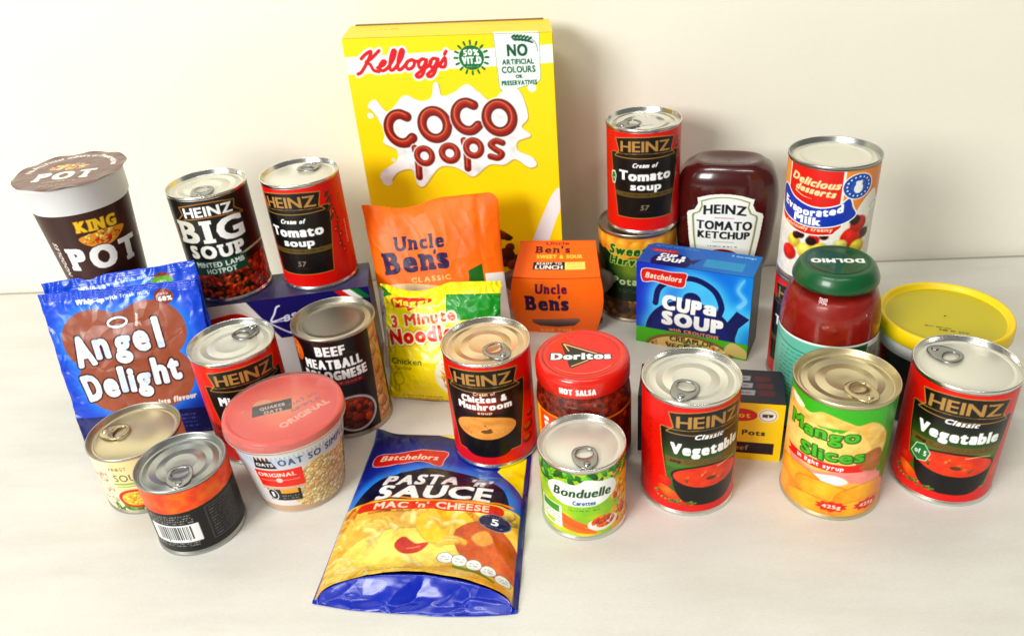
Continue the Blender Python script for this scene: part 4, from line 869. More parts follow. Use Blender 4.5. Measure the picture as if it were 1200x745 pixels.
def ridge(s, t, k, seed):      # sharp folded creases
    n = fbm(s*k+.3*t*k, t*k, seed, 2); return 1-np.abs(2*n-1)*2.2
def crinkle(s, t, seed, amp=.0006):   # creases near the sealed edges
    near = np.exp(-((1-t)/.10)**2)+np.exp(-(s/.07)**2)+np.exp(-((1-s)/.07)**2)
    return .00022*np.sin(t*470)*((t > .945) | (t < .03))+amp*near*(np.sin(s*60+3*fbm(s*6, t*6, seed)*6)*.5+fbm(s*14, t*14, seed)-.5)*.9
def angel(label, dz, seed, corners, cell, full=True):
    def ef(s, t): return .0045*edge_prof(s, t)+crinkle(s, t, seed, .0011)+.0016*(fbm(s*3, t*3, seed)-.5)+.0008*ridge(s, t, 4.5, seed), .0003*np.sin(t*22+seed)*np.abs(2*s-1)**8, .0022*(fbm(s*4, t*0, seed)-.5)*np.abs(2*t-1)**8
    def eb(s, t): o, a, b = ef(s, t); return -.0035*edge_prof(s, t)+crinkle(s, t, seed, .0011)+.0016*(fbm(s*3, t*3, seed)-.5)+.0008*ridge(s, t, 4.5, seed)-.00015, a, b
    A = art_angel(cell)
    if not full: A.paint(A.ellm(112, 136, 11, 5), (110, 170, 60)); A.text('68%', 112, 136, 9, 3)
    return pouch('dessert_sachet', label, 'sachet', A, corners, ef, eb, group='blue dessert sachets', backcol=(20, 60, 170))
angel('blue chocolate dessert sachet with white lettering, front of the two leaning at left', 0, 1, ((-.4321, .668, .1383), (-.2866, .672, .1375), (-.4167, .6188, 0.0005), (-.280, .6212, 0.0005)), .45)
angel('blue dessert sachet whose top edge shows above the front one at left', 0, 7, ((-.4300, .6765, .1445), (-.2868, .6800, .153), (-.4150, .633, 0.0005), (-.276, .636, 0.0005)), .8, False)
# --- orange rice pouch
def art_rice():
    A = Art(0, 141, 0, 173, .5, (255, 124, 14)); P = (58, 22, 80)
    A.paint(None, lambda X, Y: lerp((255, 116, 14), (255, 140, 24), fbm(X*.03, Y*.03, 2)))
    A.paint(A.Y < 86+3*np.sin(A.X*.05), (226, 206, 170)); A.paint(A.Y < 82, (236, 232, 226)); A.food(A.Y < 78, 300, (1.5, 4), [(240, 236, 226), (226, 220, 206), (250, 248, 240)], 2, .35)
    A.paint(A.poly([(104, 70), (105, 98), (120, 104), (121, 74)]), (30, 110, 34)); A.paint((A.X > 122) & (A.Y < 94), (238, 236, 232))
    A.text('Uncle', 57, 130.5, 53, 14, P, bold=1.3, slab=.14, rot=1, shear=.05); A.paint(A.poly(ell(72, 119.5, 1.6, 2.8, 20, -.3)), P); A.text('Bens', 51, 112, 70, 21, P, bold=2.1, slab=.15, rot=3, track=-.03)
    A.text('CLASSIC', 64, 92.5, 43, 4.6, (255, 206, 140), bold=.2, track=.18, rot=2); return A
def ef(s, t):
    return .012*edge_prof(s, t, 3)+.0014*ridge(s, t, 3.2, 5)*(.4+t)+.0005*ridge(s, t, 9, 15)+.0025*(fbm(s*3, t*3, 4)-.5)+.0018*np.exp(-((s-.2-.3*(1-t))/.05)**2)*t**3-.0022*np.exp(-((s-.86)/.03)**2)*t**2+.003*np.exp(-((1-t)/.12)**2)*(fbm(s*9, t*3, 6)-.5), 0*s-.006*np.clip(t-.9, 0, 1)/.1*0-.0035*np.sin(np.pi*t)*(2*s-1), -.010*np.clip(1-s/.35, 0, 1)*0-.007*np.sin(np.pi*np.clip(s*1.6, 0, 1))**2*t**12-.008*np.clip((s-.93)/.07, 0, 1)**2*t**10
def eb(s, t): o, a, b = ef(s, t); return -.008*edge_prof(s, t, 3)+.0018*0*s-.0002+(o-.012*edge_prof(s, t, 3)), a, b
pouch('rice_pouch', 'orange rice pouch with purple lettering leaning on the front of the cereal box', 'pouch', art_rice(), ((-.1425, .772, .1540), (-.0031, .752, .1640), (-.134, .703, .0005), (.003, .690, .0005)), ef, eb, backcol=(240, 120, 30), m='matte')
# --- noodle packet
def art_noodle():
    A = Art(0, 118, 0, 114, .45, (250, 228, 10)); Rr = (226, 36, 20)
    A.paint((A.X > 67) & (A.Y > 78+.06*(A.X-67)) & (A.Y < 103), (20, 150, 44)); A.paint(A.poly([(67, 92), (67, 103), (118, 103), (118, 76), (100, 78)]), (20, 150, 44)); A.paint(A.poly([(-1, 114), (-1, 100), (10, 104)]), (30, 140, 40))
    m = A.poly(catmull([(9, 96), (12, 101), (30, 103), (50, 101), (51, 97), (40, 94), (33, 90), (28, 88), (26, 92), (14, 91)], 5, True)); A.paint(A.dil(m, .8), (255, 240, 90)); A.paint(m, Rr); A.text('Maggi', 30, 97, 35, 6.6, (255, 236, 60), bold=.7, rot=3)
    O = (255, 250, 200)
    A.text(rnd=True, t='3 Minute', cx=42, cy=80.5, w=68, h=10.4, color=(232, 84, 20), bold=1.0, rot=7, out=(1.6, O)); A.text(rnd=True, t='Noodles', cx=44, cy=65, w=76, h=13, color=Rr, bold=1.7, rot=6, out=(1.9, O), out2=(.8, (220, 160, 20)))
    A.text('Chicken', 22, 38, 34, 5.6, (110, 120, 30), bold=.2); A.text('flavour', 18, 31.5, 20, 3.4, (130, 140, 40))
    A.paint(A.stroke([(6, 22), (10, 26), (16, 25), (18, 18), (12, 14), (7, 17), (6, 22)], .7), (150, 150, 40)); A.paint(A.stroke([(12, 14), (12, 7)], .6), (150, 150, 40)); A.paint(A.stroke([(10, 26), (13, 30), (16, 26)], .7), (150, 150, 40))
    A.paint(A.ellm(74, 26, 22, 20), (244, 240, 220)); A.food(A.ellm(74, 26, 19, 17), 50, (2, 5), [(240, 200, 90), (226, 180, 60)], 4, .3)
    A.small(14, 56, 4, 2, 1.3, (120, 40, 20), 2.4); return A
def ef(s, t): return .013*edge_prof(s, t, 2.6)+.0010*ridge(s, t, 4, 25)+.0005*ridge(s, t, 10, 35)+.0022*(fbm(s*4, t*4, 9)-.5)+crinkle(s, t, 3, .0022)-.0020*np.exp(-((t-.93+.05*np.sin(s*6))/.02)**2)+.0012*np.sin(s*16+t*5)*np.exp(-((t-.8)/.13)**2), -.002*np.sin(np.pi*t)*(2*s-1), (-.008*np.sin(np.pi*np.clip(s*1.7, 0, 1))**1.2)*np.clip(t-.5, 0, 1)**2*4*t**4+.003*(s>.5)*0
def eb(s, t): o, a, b = ef(s, t); return -.012*edge_prof(s, t, 2.6)+(o-.013*edge_prof(s, t, 2.6))-.0002, a, b
pouch('noodle_packet', 'yellow and green instant noodle packet leaning against the orange rice pouch', 'packet', art_noodle(), ((-.1238, .700, .1010), (-.0075, .672, .1070), (-.1265, .6485, .0015), (-.013, .6195, .0015)), ef, eb, backcol=(240, 214, 20))
# --- pasta sachet lying down
def art_pasta():
    A = Art(0, 146, 0, 178, .45, (16, 50, 150))    # v = 0 is the lip where the printed face ends
    N = (12, 18, 56)
    A.paint(A.Y > 150, lambda X, Y: lerp((16, 50, 150), (12, 28, 84), (Y-150)/28))
    A.glow(A.ellm(70, 78, 68, 54), 9, (60, 160, 240), .85); A.paint(A.ellm(70, 78, 63.5, 50), N)
    A.paint(A.poly([(60, 178), (146, 178), (146, 160), (120, 168)]), (30, 60, 160)); A.paint(A.poly([(58, 178), (88, 178), (80, 172)]), (240, 220, 30)); A.paint(A.poly([(118, 132), (146, 96), (146, 150), (126, 146)]), (246, 226, 20)); A.paint(A.poly([(126, 178), (118, 150), (146, 120), (146, 178)]), (246, 226, 20))
    fd = A.Y < 80; A.paint(fd, lambda X, Y: lerp((246, 206, 96), (232, 160, 50), fbm(X*.03, Y*.04, 5)*1.8-.5))
    A.food(fd & (A.Y > 50) & (A.X < 76), 60, (3, 8), [(236, 190, 100), (214, 150, 60), (246, 214, 130), (196, 120, 40)], 3, .5)
    A.food(fd & (A.Y > 56) & (A.X >= 72), 26, (4, 8), [(246, 214, 120), (236, 180, 70), (226, 150, 50)], 5, .7)
    for p, c in (([(0, 30), (10, 60), (40, 66), (80, 60), (70, 44), (30, 40), (12, 14), (0, 6)], (238, 186, 90)), ([(6, 10), (20, 40), (60, 50), (110, 48), (100, 20), (60, 8), (20, 2)], (248, 220, 120)), ([(60, 66), (96, 70), (112, 48), (90, 36), (72, 40)], (246, 196, 50)), ([(96, 50), (120, 60), (146, 40), (146, 20), (118, 14), (100, 30)], (196, 96, 30)), ([(108, 44), (118, 52), (124, 44), (116, 38)], (230, 160, 80))):
        pp = A.poly(catmull(p, 6, True)); A.paint(A.dil(pp, .8), tuple(int(q*.82) for q in c)); A.paint(pp, lambda X, Y, c=c: lerp(np.array(c)*.93, np.minimum(np.array(c)*1.08, 255), fbm(X*.08, Y*.1, 7)))
    A.paint(A.poly(catmull([(50, 34), (56, 42), (66, 36), (76, 36), (70, 28), (58, 26)], 6, True)), (190, 50, 30)); A.paint(A.stroke([(60, 31), (70, 33)], 1), (240, 150, 110))
    rs = np.random.RandomState(11)
    for k in range(46):      # macaroni tubes in sauce
        x, y, a = rs.uniform(0, 100), rs.uniform(2, 66), rs.uniform(0, 3.1)
        if 40 < x < 84 and 20 < y < 48: continue
        l = rs.uniform(5, 9); q = [(x-l*math.cos(a), y-l*.6*math.sin(a)), (x, y+rs.uniform(1, 3)), (x+l*math.cos(a), y+l*.6*math.sin(a))]
        c = [(250, 226, 140), (244, 206, 104), (236, 190, 84), (252, 232, 160)][k % 4]
        A.paint(A.stroke(q, 5.6), tuple(int(v*.84) for v in c), .55); A.paint(A.stroke(np.array(q)+(-.3, .5), 4.2), c, .6); A.paint(A.stroke(np.array(q)+(-.5, 1.3), .8), (255, 248, 214), .55)
    A.soft(fd, .35); A.noise(fd, 26, .10); A.noise(fd, 12, .5)
    A.paint(A.rect(0, 79, 146, 81), (248, 210, 90)); A.paint(A.stroke([(12, 79), (40, 84), (80, 80), (136, 84)], 2.2), (246, 150, 40))
    A.paint(A.rrect(12, 69, 130, 79, 4.5), (216, 60, 26)); A.text("MAC 'n' CHEESE", 72, 74.2, 92, 6.6, (252, 226, 200), bold=.6)
    A.text("PASTA 'n'", 71, 109.5, 88, 13.5, (246, 246, 248), bold=1.2, shear=.15, arc=1.5); A.text('SAUCE', 71, 91.8, 92, 16.5, (252, 252, 252), bold=1.7, shear=.1, arc=1)
    m = A.poly(catmull([(9, 146), (24, 147), (40, 152), (56, 155), (71, 154), (69, 143), (67, 133), (50, 138), (36, 135), (22, 131), (9, 132)], 3, True)); A.paint(A.dil(m, 1), (226, 190, 190)); A.paint(m, (206, 34, 32)); A.text('Batchelors', 39, 143.3, 50, 7.4, (250, 220, 200), bold=.5, shear=.25, rot=5)
    A.paint(A.ellm(124, 62, 13, 7.6), (150, 150, 170)); A.paint(A.ellm(124, 62, 12.2, 6.9), (24, 28, 74)); A.text('5', 124, 62, 5, 5.6, bold=.5); A.small(116, 132, 67, 1, 1, (220, 220, 230)); A.small(114, 134, 57.6, 1, 1, (220, 220, 230))
    for k in range(5): x, y = 90+11*k, 24-k*k*.55-k*.5; A.paint(A.ellm(x, y, 6.2, 5.2), (130, 130, 120)); A.paint(A.ellm(x, y, 5.7, 4.7), (240, 240, 236)); A.small(x-3, x+3.5, y+1.4, 2, .8, (90, 90, 90), 2.2)
    A.paint(A.stroke([(98, 17), (116, 13), (128, 8)], 3.6, 2.4), (120, 150, 50)); A.small(84, 118, 8, 2, 1.2, (110, 90, 60), 2.6); A.text('Cheese or Parmesan', 55, 6.5, 42, 2.6, (130, 100, 50), bold=.1)
    A.paint(A.X < 1.6, (90, 110, 170)); A.paint(A.X > 142, (20, 40, 130)); return A
def make_pasta():
    TL, TR, BL, BR = (np.array(q) for q in ((-.1335, .5935, .0), (.0092, .5670, .0), (-.1640, .4050, .0), (-.0145, .3800, .0)))
    lab = 'blue and yellow cheesy pasta sachet lying flat on the worktop at the front'
    base = (-.076, .40, 0); t = thing('pasta_sachet', lab, 'sachet', base); b = np.array(base)
    # printed face spans from the top edge down to the lip 14 mm short of the end
    def lip(s): return .0165*np.sin(np.pi*np.clip((s-.02)/.96, 0, 1))**.5     # height of the open lip
    def P(s, t): return (BL*(1-s)[..., None]+BR*s[..., None])*(1-t)[..., None]+(TL*(1-s)[..., None]+TR*s[..., None])*t[..., None]
    def lipt(s): return .012+.078*np.sin(np.pi*np.clip((s-.03)/.94, 0, 1))**.45
    def fr(U, V):
        s, v = U/146, V/178; t0 = lipt(s); tt = t0+(1-t0)*v; p = P(s, tt)
        side = np.clip(1-np.abs(2*s-1)**4, 0, 1)**.6
        z = .0125*side*np.exp(-((v-.38)/.30)**2)+lip(s)*np.exp(-(v/.07)**1.5)*.9+.0022*side*(fbm(s*4, v*5, 3)-.3)+.0009*side*ridge(s, v, 4, 45)+.0006*side*ridge(s, v, 10, 55)+.0010*np.sin(v*34+s*9)*np.exp(-((s-.95)/.1)**2)
        # pressed flat under the tin
        wx, wy = p[..., 0]+.0238, p[..., 1]-.5674; dd = np.hypot(wx, wy); k = np.clip((dd-.040)/.03, 0, 1); k = k*k*(3-2*k)
        z = z*k*np.clip((1-v)/.05, .0, 1)**.5+.0011
        # upturned top corner at left
        z = z+.006*np.exp(-((s)/.08)**2-((1-v)/.04)**2)
        return p[..., 0]-b[0], p[..., 1]-b[1], z
    surf('printed_film', art_pasta(), fr, MT['film'], t)
    # sealed end: blue film running from the lip down to the worktop
    A = Art(0, 146, 0, 20, .6, (14, 52, 170)); A.noise(A.X > -9, 8, .1)
    def en(U, V):
        s, q = U/146, 1-V/20; t0 = lipt(s); z0 = lip(s)*.9+.0011
        tt = t0*(1-q)-.028*q*np.sin(np.pi*s)**.6+.01*q*(fbm(s*5, q*0, 2)-.5)
        p = P(s, tt); z = z0*(1-q)**1.0+.0006-.0045*np.sin(np.pi*q)*np.sin(np.pi*s)+.0045*np.sin(np.pi*q)**.8*(np.abs(np.sin(s*9.5+q*1.5+2*fbm(s*4, q*2, 8)))-.5)*np.sin(np.pi*s)+.0040*np.sin(np.pi*q)**.5*ridge(s, q*.25, 3.2, 66)*np.sin(np.pi*s)
        return p[..., 0]-b[0], p[..., 1]-b[1], np.maximum(z, .0005+.0006*(1-q))
    surf('sealed_end', A, en, MT['film'], t)
    B = Art(0, 146, 0, 178, 3, (20, 40, 130))
    def bk(U, V):
        s, v = U/146, V/178; t0 = lipt(s)*0+.012; p = P(s, t0+(1-t0)*v); return p[..., 0]-b[0], p[..., 1]-b[1], np.full_like(s, .0004)
    surf('back_film', B, bk, MT['film'], t, flip=True)
make_pasta()

# ------------------------------------------------------------------ jars, bottle, pots, tub
def disc_fn(r, z): return (lambda U, V: (U/1000, V/1000, np.full_like(U, z))), (lambda U, V: np.hypot(U, V) < r*1000)
def make_salsa():
    x, y = .0545, .549; t = thing('salsa_jar', 'squat salsa jar with a bright red lid behind the small carrot tin', 'jar', (x, y, 0), 0)
    rz = face_rz(x, y)
    lathe('glass_jar', [(.001, .001), (.034, .001), (.038, .004), (.0395, .010), (.0395, .066), (.0385, .074), (.036, .081), (.0345, .085), (.0345, .094), (.033, .096)], MT['glass'], t, 72)
    lathe('salsa', [(.001, .0035), (.034, .0035), (.037, .008), (.0378, .012), (.0378, .065), (.0368, .0735), (.034, .080), (.0326, .086), (.001, .0862)], MT['salsa'], t, 72)
    A = Art(-58, 58, 0, 52, .6, (232, 92, 20)); A.paint((A.X > -26), lambda X, Y: lerp((206, 50, 20), (110, 40, 20), (X+26)/60)); A.food(A.X > -10, 90, (2, 6), [(150, 50, 20), (200, 80, 30), (110, 36, 14)], 3)
    A.paint(A.Y > 50, (236, 150, 40)); A.text('Doritos', -37, 26, 40, 7, bold=.9, rot=90); A.paint(A.rect(-52, 0, -45, 52), (250, 190, 30))
    l = surf('paper_label', A, cyl_fn(.0395, .010, .0003), MT['paper'], t, extra=math.pi*39.5-58); l.rotation_euler = (0, 0, rz)
    zt = .1005; r = .039
    lid = lathe('lid', [(r-.003, .083), (r-.0008, .0825), (r, .0835), (r, .095), (r-.0006, .098), (r-.0025, .1002), (r-.0045, zt+.0003), (r-.0062, zt), (r-.0070, zt-.0008), (r-.0078, zt-.0006), (r-.009, zt-.0004), (.001, zt-.0004)], MT['redlid'], t, 96)
    A = Art(-30, 30, -30, 30, .3, (222, 30, 14))
    for k in range(11): a = k*.57+.3; A.paint(A.stroke([(16*math.cos(a), 15*math.sin(a)), (25*math.cos(a), 24*math.sin(a))], 1.2, .3, 0), (238, 80, 50), .6)
    A.paint(A.stroke([(29*math.cos(a), 28*math.sin(a)) for a in np.linspace(R(222), R(322), 12)], .9), (250, 190, 140), .7)
    tri = [(-15.3, 15.8), (12, 0), (-9, -18)]
    def line(p, w, c): A.paint(A.stroke(p+[p[0]], w, n=0), c)
    line([(-16, 15), (16, -2), (-8, -19)], 3.2, (30, 14, 10)); A.paint(A.poly([(-16, 15), (16, -2), (-8, -19)]), (26, 14, 12)); A.paint(A.stroke([(-15.5, 14.4), (14, -1.5)], 1.5, .4, 0), (246, 200, 150)); A.paint(A.stroke([(14.5, -3), (-8, -18)], 1.3, .8, 0), (240, 190, 130)); A.paint(A.stroke([(-15.5, 14.4), (-11, 4)], 1.2, .6, 0), (246, 200, 150))
    A.text('Doritos', -1, -3.5, 47, 8.6, (250, 250, 250), bold=1.1, rot=1, out=(1, (40, 40, 50)), track=-.02)
    fn, kp = disc_fn(.0299, zt-.00015); s_ = surf('lid_print', A, fn, MT['plastic'], t, keep=kp); s_.rotation_euler = (0, 0, R(-8)); 
    A = Art(-26, 10, 0, 9, .4, (222, 30, 14)); A.text('HOT SALSA', -5, 4.5, 29, 5, bold=.7, out=(.5, (214, 60, 40)))
    s_ = surf('rim_print', A, cyl_fn(.039, .0850, .00015), MT['plastic'], t); s_.rotation_euler = (0, 0, rz)
make_salsa()
def make_dolmio():
    x, y = .262, .563; t = thing('sauce_jar', 'tall glass jar of red pasta sauce with a green lid, behind the mango tin', 'jar', (x, y, 0)); rz = face_rz(x, y)
    lathe('glass_jar', [(.001, .001), (.032, .001), (.037, .004), (.0392, .010), (.0392, .098), (.0388, .112), (.0372, .124), (.0345, .133), (.0315, .139), (.0300, .142), (.0300, .150), (.029, .151)], MT['glass'], t, 80)
    lathe('sauce', [(.001, .003), (.031, .003), (.0355, .007), (.0377, .012), (.0377, .098), (.0373, .111), (.0357, .123), (.0332, .1312), (.0302, .1368), (.001, .1370)], MT['sauce'], t, 80)
    A = Art(-62, 62, 0, 92, .6, (120, 196, 176)); A.paint(A.Y > 0, lambda X, Y: lerp((110, 190, 170), (140, 206, 190), fbm(X*.05, Y*.05)))
    A.paint((A.X > 20) & (A.X < 44), (24, 110, 60)); A.paint((A.X > 36) & (A.X < 52), (236, 240, 234)); rs = np.random.RandomState(4)
    q = 37.
    while q < 51: w = rs.uniform(.4, 1.2); A.paint(A.rect(q, 60, q+w, 86), (30, 30, 30)); q += w+.8
    A.paint(A.stroke([(-50, 84), (-20, 80), (20, 80)], .8), (30, 110, 90)); A.small(-40, 10, 76, 12, 1.6, (40, 120, 104), 4, 4); A.paint(A.Y > 90, (246, 250, 248))
    l = surf('paper_label', A, cyl_fn(.0392, .010, .0003), MT['paper'], t, extra=math.pi*39.2-62); l.rotation_euler = (0, 0, rz)
    r = .0332; z0 = .1435; zt = .1585
    lathe('lid', [(r-.004, z0), (r-.0008, z0), (r, z0+.0012), (r, z0+.0035), (r-.0012, z0+.007), (r-.003, z0+.011), (r-.0055, zt-.001), (r-.008, zt), (r-.0095, zt-.0006), (r-.0105, zt-.0008), (.001, zt-.0008)], MT['green'], t, 96)
    A = Art(-22.5, 22.5, -22.5, 22.5, .3, (4, 92, 48)); A.noise(A.X > -99, 9, .12)
    A.text('DOLMIO', 0, 0, 39, 6.4, (244, 246, 240), bold=.9, rot=180)
    fn, kp = disc_fn(.0224, zt-.0006); s_ = surf('lid_print', A, fn, MT['plastic'], t, keep=kp); s_.rotation_euler = (0, 0, R(-12))
make_dolmio()
def make_ketchup():
    x, y = .2325, .772; rz = -.32
    t = thing('ketchup_bottle', 'dark red ketchup bottle standing on its cap behind the blue teapot carton', 'bottle', (x, y, 0), rz)
    prof = [(0, .024, .018), (.018, .025, .019), (.0185, .020, .015), (.026, .024, .018), (.040, .037, .024), (.058, .0455, .0280), (.08, .0490, .0300), (.105, .0508, .0310), (.128, .0515, .0315), (.143, .0506, .0310), (.155, .0478, .0295), (.163, .0430, .0265), (.1680, .0358, .0230), (.1700, .0320, .0200), (.1698, .0270, .0165), (.1672, .015, .009), (.1662, .0005, .0004)]
    pr = catmull(np.array(prof[3:]), 4); n = 80; th = np.linspace(0, 2*np.pi, n, endpoint=False); ex = .74
    def ring(z, a, b): c, s = np.cos(th), np.sin(th); return np.stack([a*np.sign(c)*abs(c)**ex, b*np.sign(s)*abs(s)**ex, np.full(n, z)], 1)
    co = np.concatenate([ring(*p) for p in pr]); k = len(pr); i = np.arange(k-1)[:, None]*n; j = np.arange(n)[None]; j2 = (j+1) % n
    link('bottle_body', mesh_np('bottle_body', co, np.stack([i+j, i+j2, i+n+j2, i+n+j], -1).reshape(-1, 4)), MT['ketchup'], t)
    co = np.concatenate([ring(*p) for p in [(0, .0255, .0195), (.001, .0262, .020), (.021, .0255, .0195), (.0222, .023, .017), (.0222, .0005, .0005)]]); k = 5; i = np.arange(k-1)[:, None]*n
    link('cap', mesh_np('cap', co, np.stack([i+j, i+j2, i+n+j2, i+n+j], -1).reshape(-1, 4)), MT['white'], t)
    A = Art(-40, 40, 0, 100, .4, (246, 248, 240))
    shp = np.concatenate([catmull([(-26, 92), (-14, 96), (0, 97.5), (14, 96), (26, 92)], 6), [(25, 86), (28, 79), (34, 76)], [(35, 73), (33, 50), (29, 20), (26, 4)], [(-26, 4), (-29, 20), (-33, 50), (-35, 73)], [(-34, 76), (-28, 79), (-25, 86)]])
    outer = A.poly(shp); inner = A.fill(loop_segs(np.array(shp)*(.86, .93)+(0, 3.6))); in2 = A.fill(loop_segs(np.array(shp)*(.81, .91)+(0, 4.6)))
    A.paint(inner, (150, 158, 100)); A.paint(in2, (232, 236, 226)); A.paint(A.fill(loop_segs(np.array(shp)*(.79, .90)+(0, 5.1))), (246, 248, 244))
    K = (30, 34, 36)
    A.text('HEINZ', 0, 80.5, 38, 9.6, K, bold=.7, arc=2.0); A.paint(A.rect(-9, 71.2, 9, 71.9), (206, 150, 150)); A.text('TOMATO', 0, 63, 50, 9.2, K, bold=.65); A.text('KETCHUP', 0, 52, 47, 7.6, K, bold=.6); A.paint(A.rect(-10, 44, 10, 44.6), (180, 180, 190)); A.paint(A.ellm(0, 18, 20, 18), (150, 20, 20)); A.small(-14, 14, 39, 1, 1.4, K)
    za = np.array([p[0] for p in pr]); aa = np.array([p[1] for p in pr]); bb = np.array([p[2] for p in pr])
    def fn(U, V):
        z = .046+V/1000; a = np.interp(z, za[:60], aa[:60]); b = np.interp(z, za[:60], bb[:60]); u = np.clip(U*1.08/1000/a, -.999, .999)
        return U*1.08/1000, -b*(1-np.abs(u)**(2/ex))**(ex/2)-.0004, z
    from_art = lambda U, V: outer[np.clip(((V-A.Y[0, 0])/A.py).astype(int), 0, A.H-1), np.clip(((U-A.X[0, 0])/A.px).astype(int), 0, A.W-1)]
    surf('paper_label', A, fn, MT['paper'], t, keep=from_art)
make_ketchup()
def cone_fn(r0, r1, h, z0=0, off=.0002):
    rm = (r0+r1)/2
    def f(U, V): a = U/1000/rm; r = r0+(r1-r0)*V/1000/h+off; return r*np.sin(a), -r*np.cos(a), z0+V/1000
    return f
def make_oat():
    x, y = -.1925, .536; rz = face_rz(x, y, 0); t = thing('porridge_pot', 'porridge oats pot with a see-through red lid at front left', 'pot', (x, y, 0), rz)
    r0, r1, h = .0355, .0475, .078
    lathe('pot_body', [(.001, .002), (r0-.003, .002), (r0-.0015, 0), (r0, .001), (r0+.0002, .003), (r1, h), (r1+.001, h+.001), (r1+.001, h+.003), (r1-.001, h+.003), (r1-.0015, h), (.001, h)], MT['white'], t, 80)
    A = Art(-62, 62, 0, 74, .45, (236, 238, 242)); A.paint(None, lambda X, Y: lerp((232, 226, 224), (176, 200, 232), np.clip((Y-44)/28, 0, 1)*.9))
    A.paint(A.Y < 8, (206, 176, 150))
    m = A.poly(catmull([(-8, 34), (0, 46), (14, 54), (30, 50), (44, 52), (54, 40), (52, 12), (30, 2), (10, 4), (-6, 8), (-12, 20)], 6, True)); A.paint(m, (226, 196, 140))
    A.food(m, 520, (1.4, 3.4), [(244, 222, 176), (236, 208, 152), (250, 236, 200), (226, 190, 130), (240, 214, 164)], 4, .7, .88, 1.08); A.noise(m, 22, .25)
    A.food(A.rect(46, 4, 62, 56), 70, (1.4, 3), [(110, 120, 130), (70, 84, 90), (150, 120, 130), (60, 40, 40)], 8)
    A.text('OAT SO SIMPLE', 17, 60, 62, 6.6, (74, 94, 132), bold=.35, slab=.07, arc=-.5)
    A.paint(A.ellm(-26, 65, 6, 4), (150, 60, 60)); A.paint(A.poly([(-34, 54), (-16, 54), (-19, 63), (-32, 64)]), (22, 22, 26)); A.text('OATS', -25, 58.5, 13, 3.6, (230, 230, 230), bold=.3)
    A.paint(A.rrect(-36, 32, 1.5, 52, 1), (226, 50, 26)); A.text('ORIGINAL', -19, 46.5, 30, 4.2, (255, 226, 214), bold=.4); A.paint(A.stroke([(-34, 40), (-2, 40)], .6, n=0), (250, 200, 190)); A.paint(A.ellm(-18, 40, 2.6, 2.6), (250, 220, 210))
    A.paint(A.rrect(-33, 15, -4, 30, 1), (30, 32, 36)); A.paint(A.ellm(-29, 22, 5, 7), (220, 220, 224)); A.paint(A.ellm(-29, 22, 4, 5.8), (30, 32, 36)); A.text('1', -29, 22, 2.4, 6); A.paint(A.rect(-21, 23.5, -6, 28.5), (230, 170, 40)); A.small(-21, -6, 20.5, 2, 1.5, (220, 220, 220), 3); A.paint(A.rect(-36, 28.5, 0, 31.5), (216, 186, 160))
    surf('printed_wrap', A, cone_fn(r0+.0003, r1, h, .002), MT['paper'], t, extra=math.pi*41-62)
    A = Art(-48, 48, -48, 48, .4, (236, 110, 96)); A.paint(None, lambda X, Y: lerp((248, 176, 130), (234, 98, 84), np.clip(np.hypot(X/40, Y/34)+.4*(fbm(X*.05, Y*.05)-.5), 0, 1)))
    A.paint(A.ellm(-18, 4, 8, 7), (236, 196, 160), .8); A.paint(A.poly([(-22, -12), (8, -2), (4, 12), (-26, 2)]), (56, 50, 60)); A.text('QUAKER', -9, 1.5, 20, 3.8, (226, 214, 210), bold=.3, rot=18); A.text('OATS', -7, -4.4, 14, 3.8, (226, 214, 210), bold=.3, rot=18)
    A.text('OAT SO', 14, 10, 24, 4, (150, 110, 150), rot=40); A.text('SIMPLE', 18, 3, 26, 4, (150, 110, 150), rot=42); A.text('ORIGINAL', 20, -9, 44, 6.4, (246, 200, 190), bold=.5, rot=46)
    fn, kp = disc_fn(.0474, h+.0036); s_ = surf('foil_seal', A, fn, MT['plastic'], t, keep=kp); s_.rotation_euler = (0, 0, -rz-R(4))
    lathe('foil_edge', [(r1+.0011, h-.0022), (r1+.0013, h-.001), (r1+.0013, h+.0028), (r1+.0006, h+.0035), (r1-.002, h+.0035)], mat('coral_foil', L(226, 92, 78), .35), t, 96)
    lathe('clear_lid', [(r1+.0012, h-.003), (r1+.0021, h-.0034), (r1+.0023, h-.002), (r1+.0018, h+.0005), (r1+.0016, h+.0040), (r1+.0008, h+.0062), (r1-.001, h+.0072), (r1-.003, h+.0066), (r1-.0042, h+.0056), (r1-.0052, h+.0056), (r1-.008, h+.0066), (.001, h+.0070)], MT['clearlid'], t, 96)
make_oat()
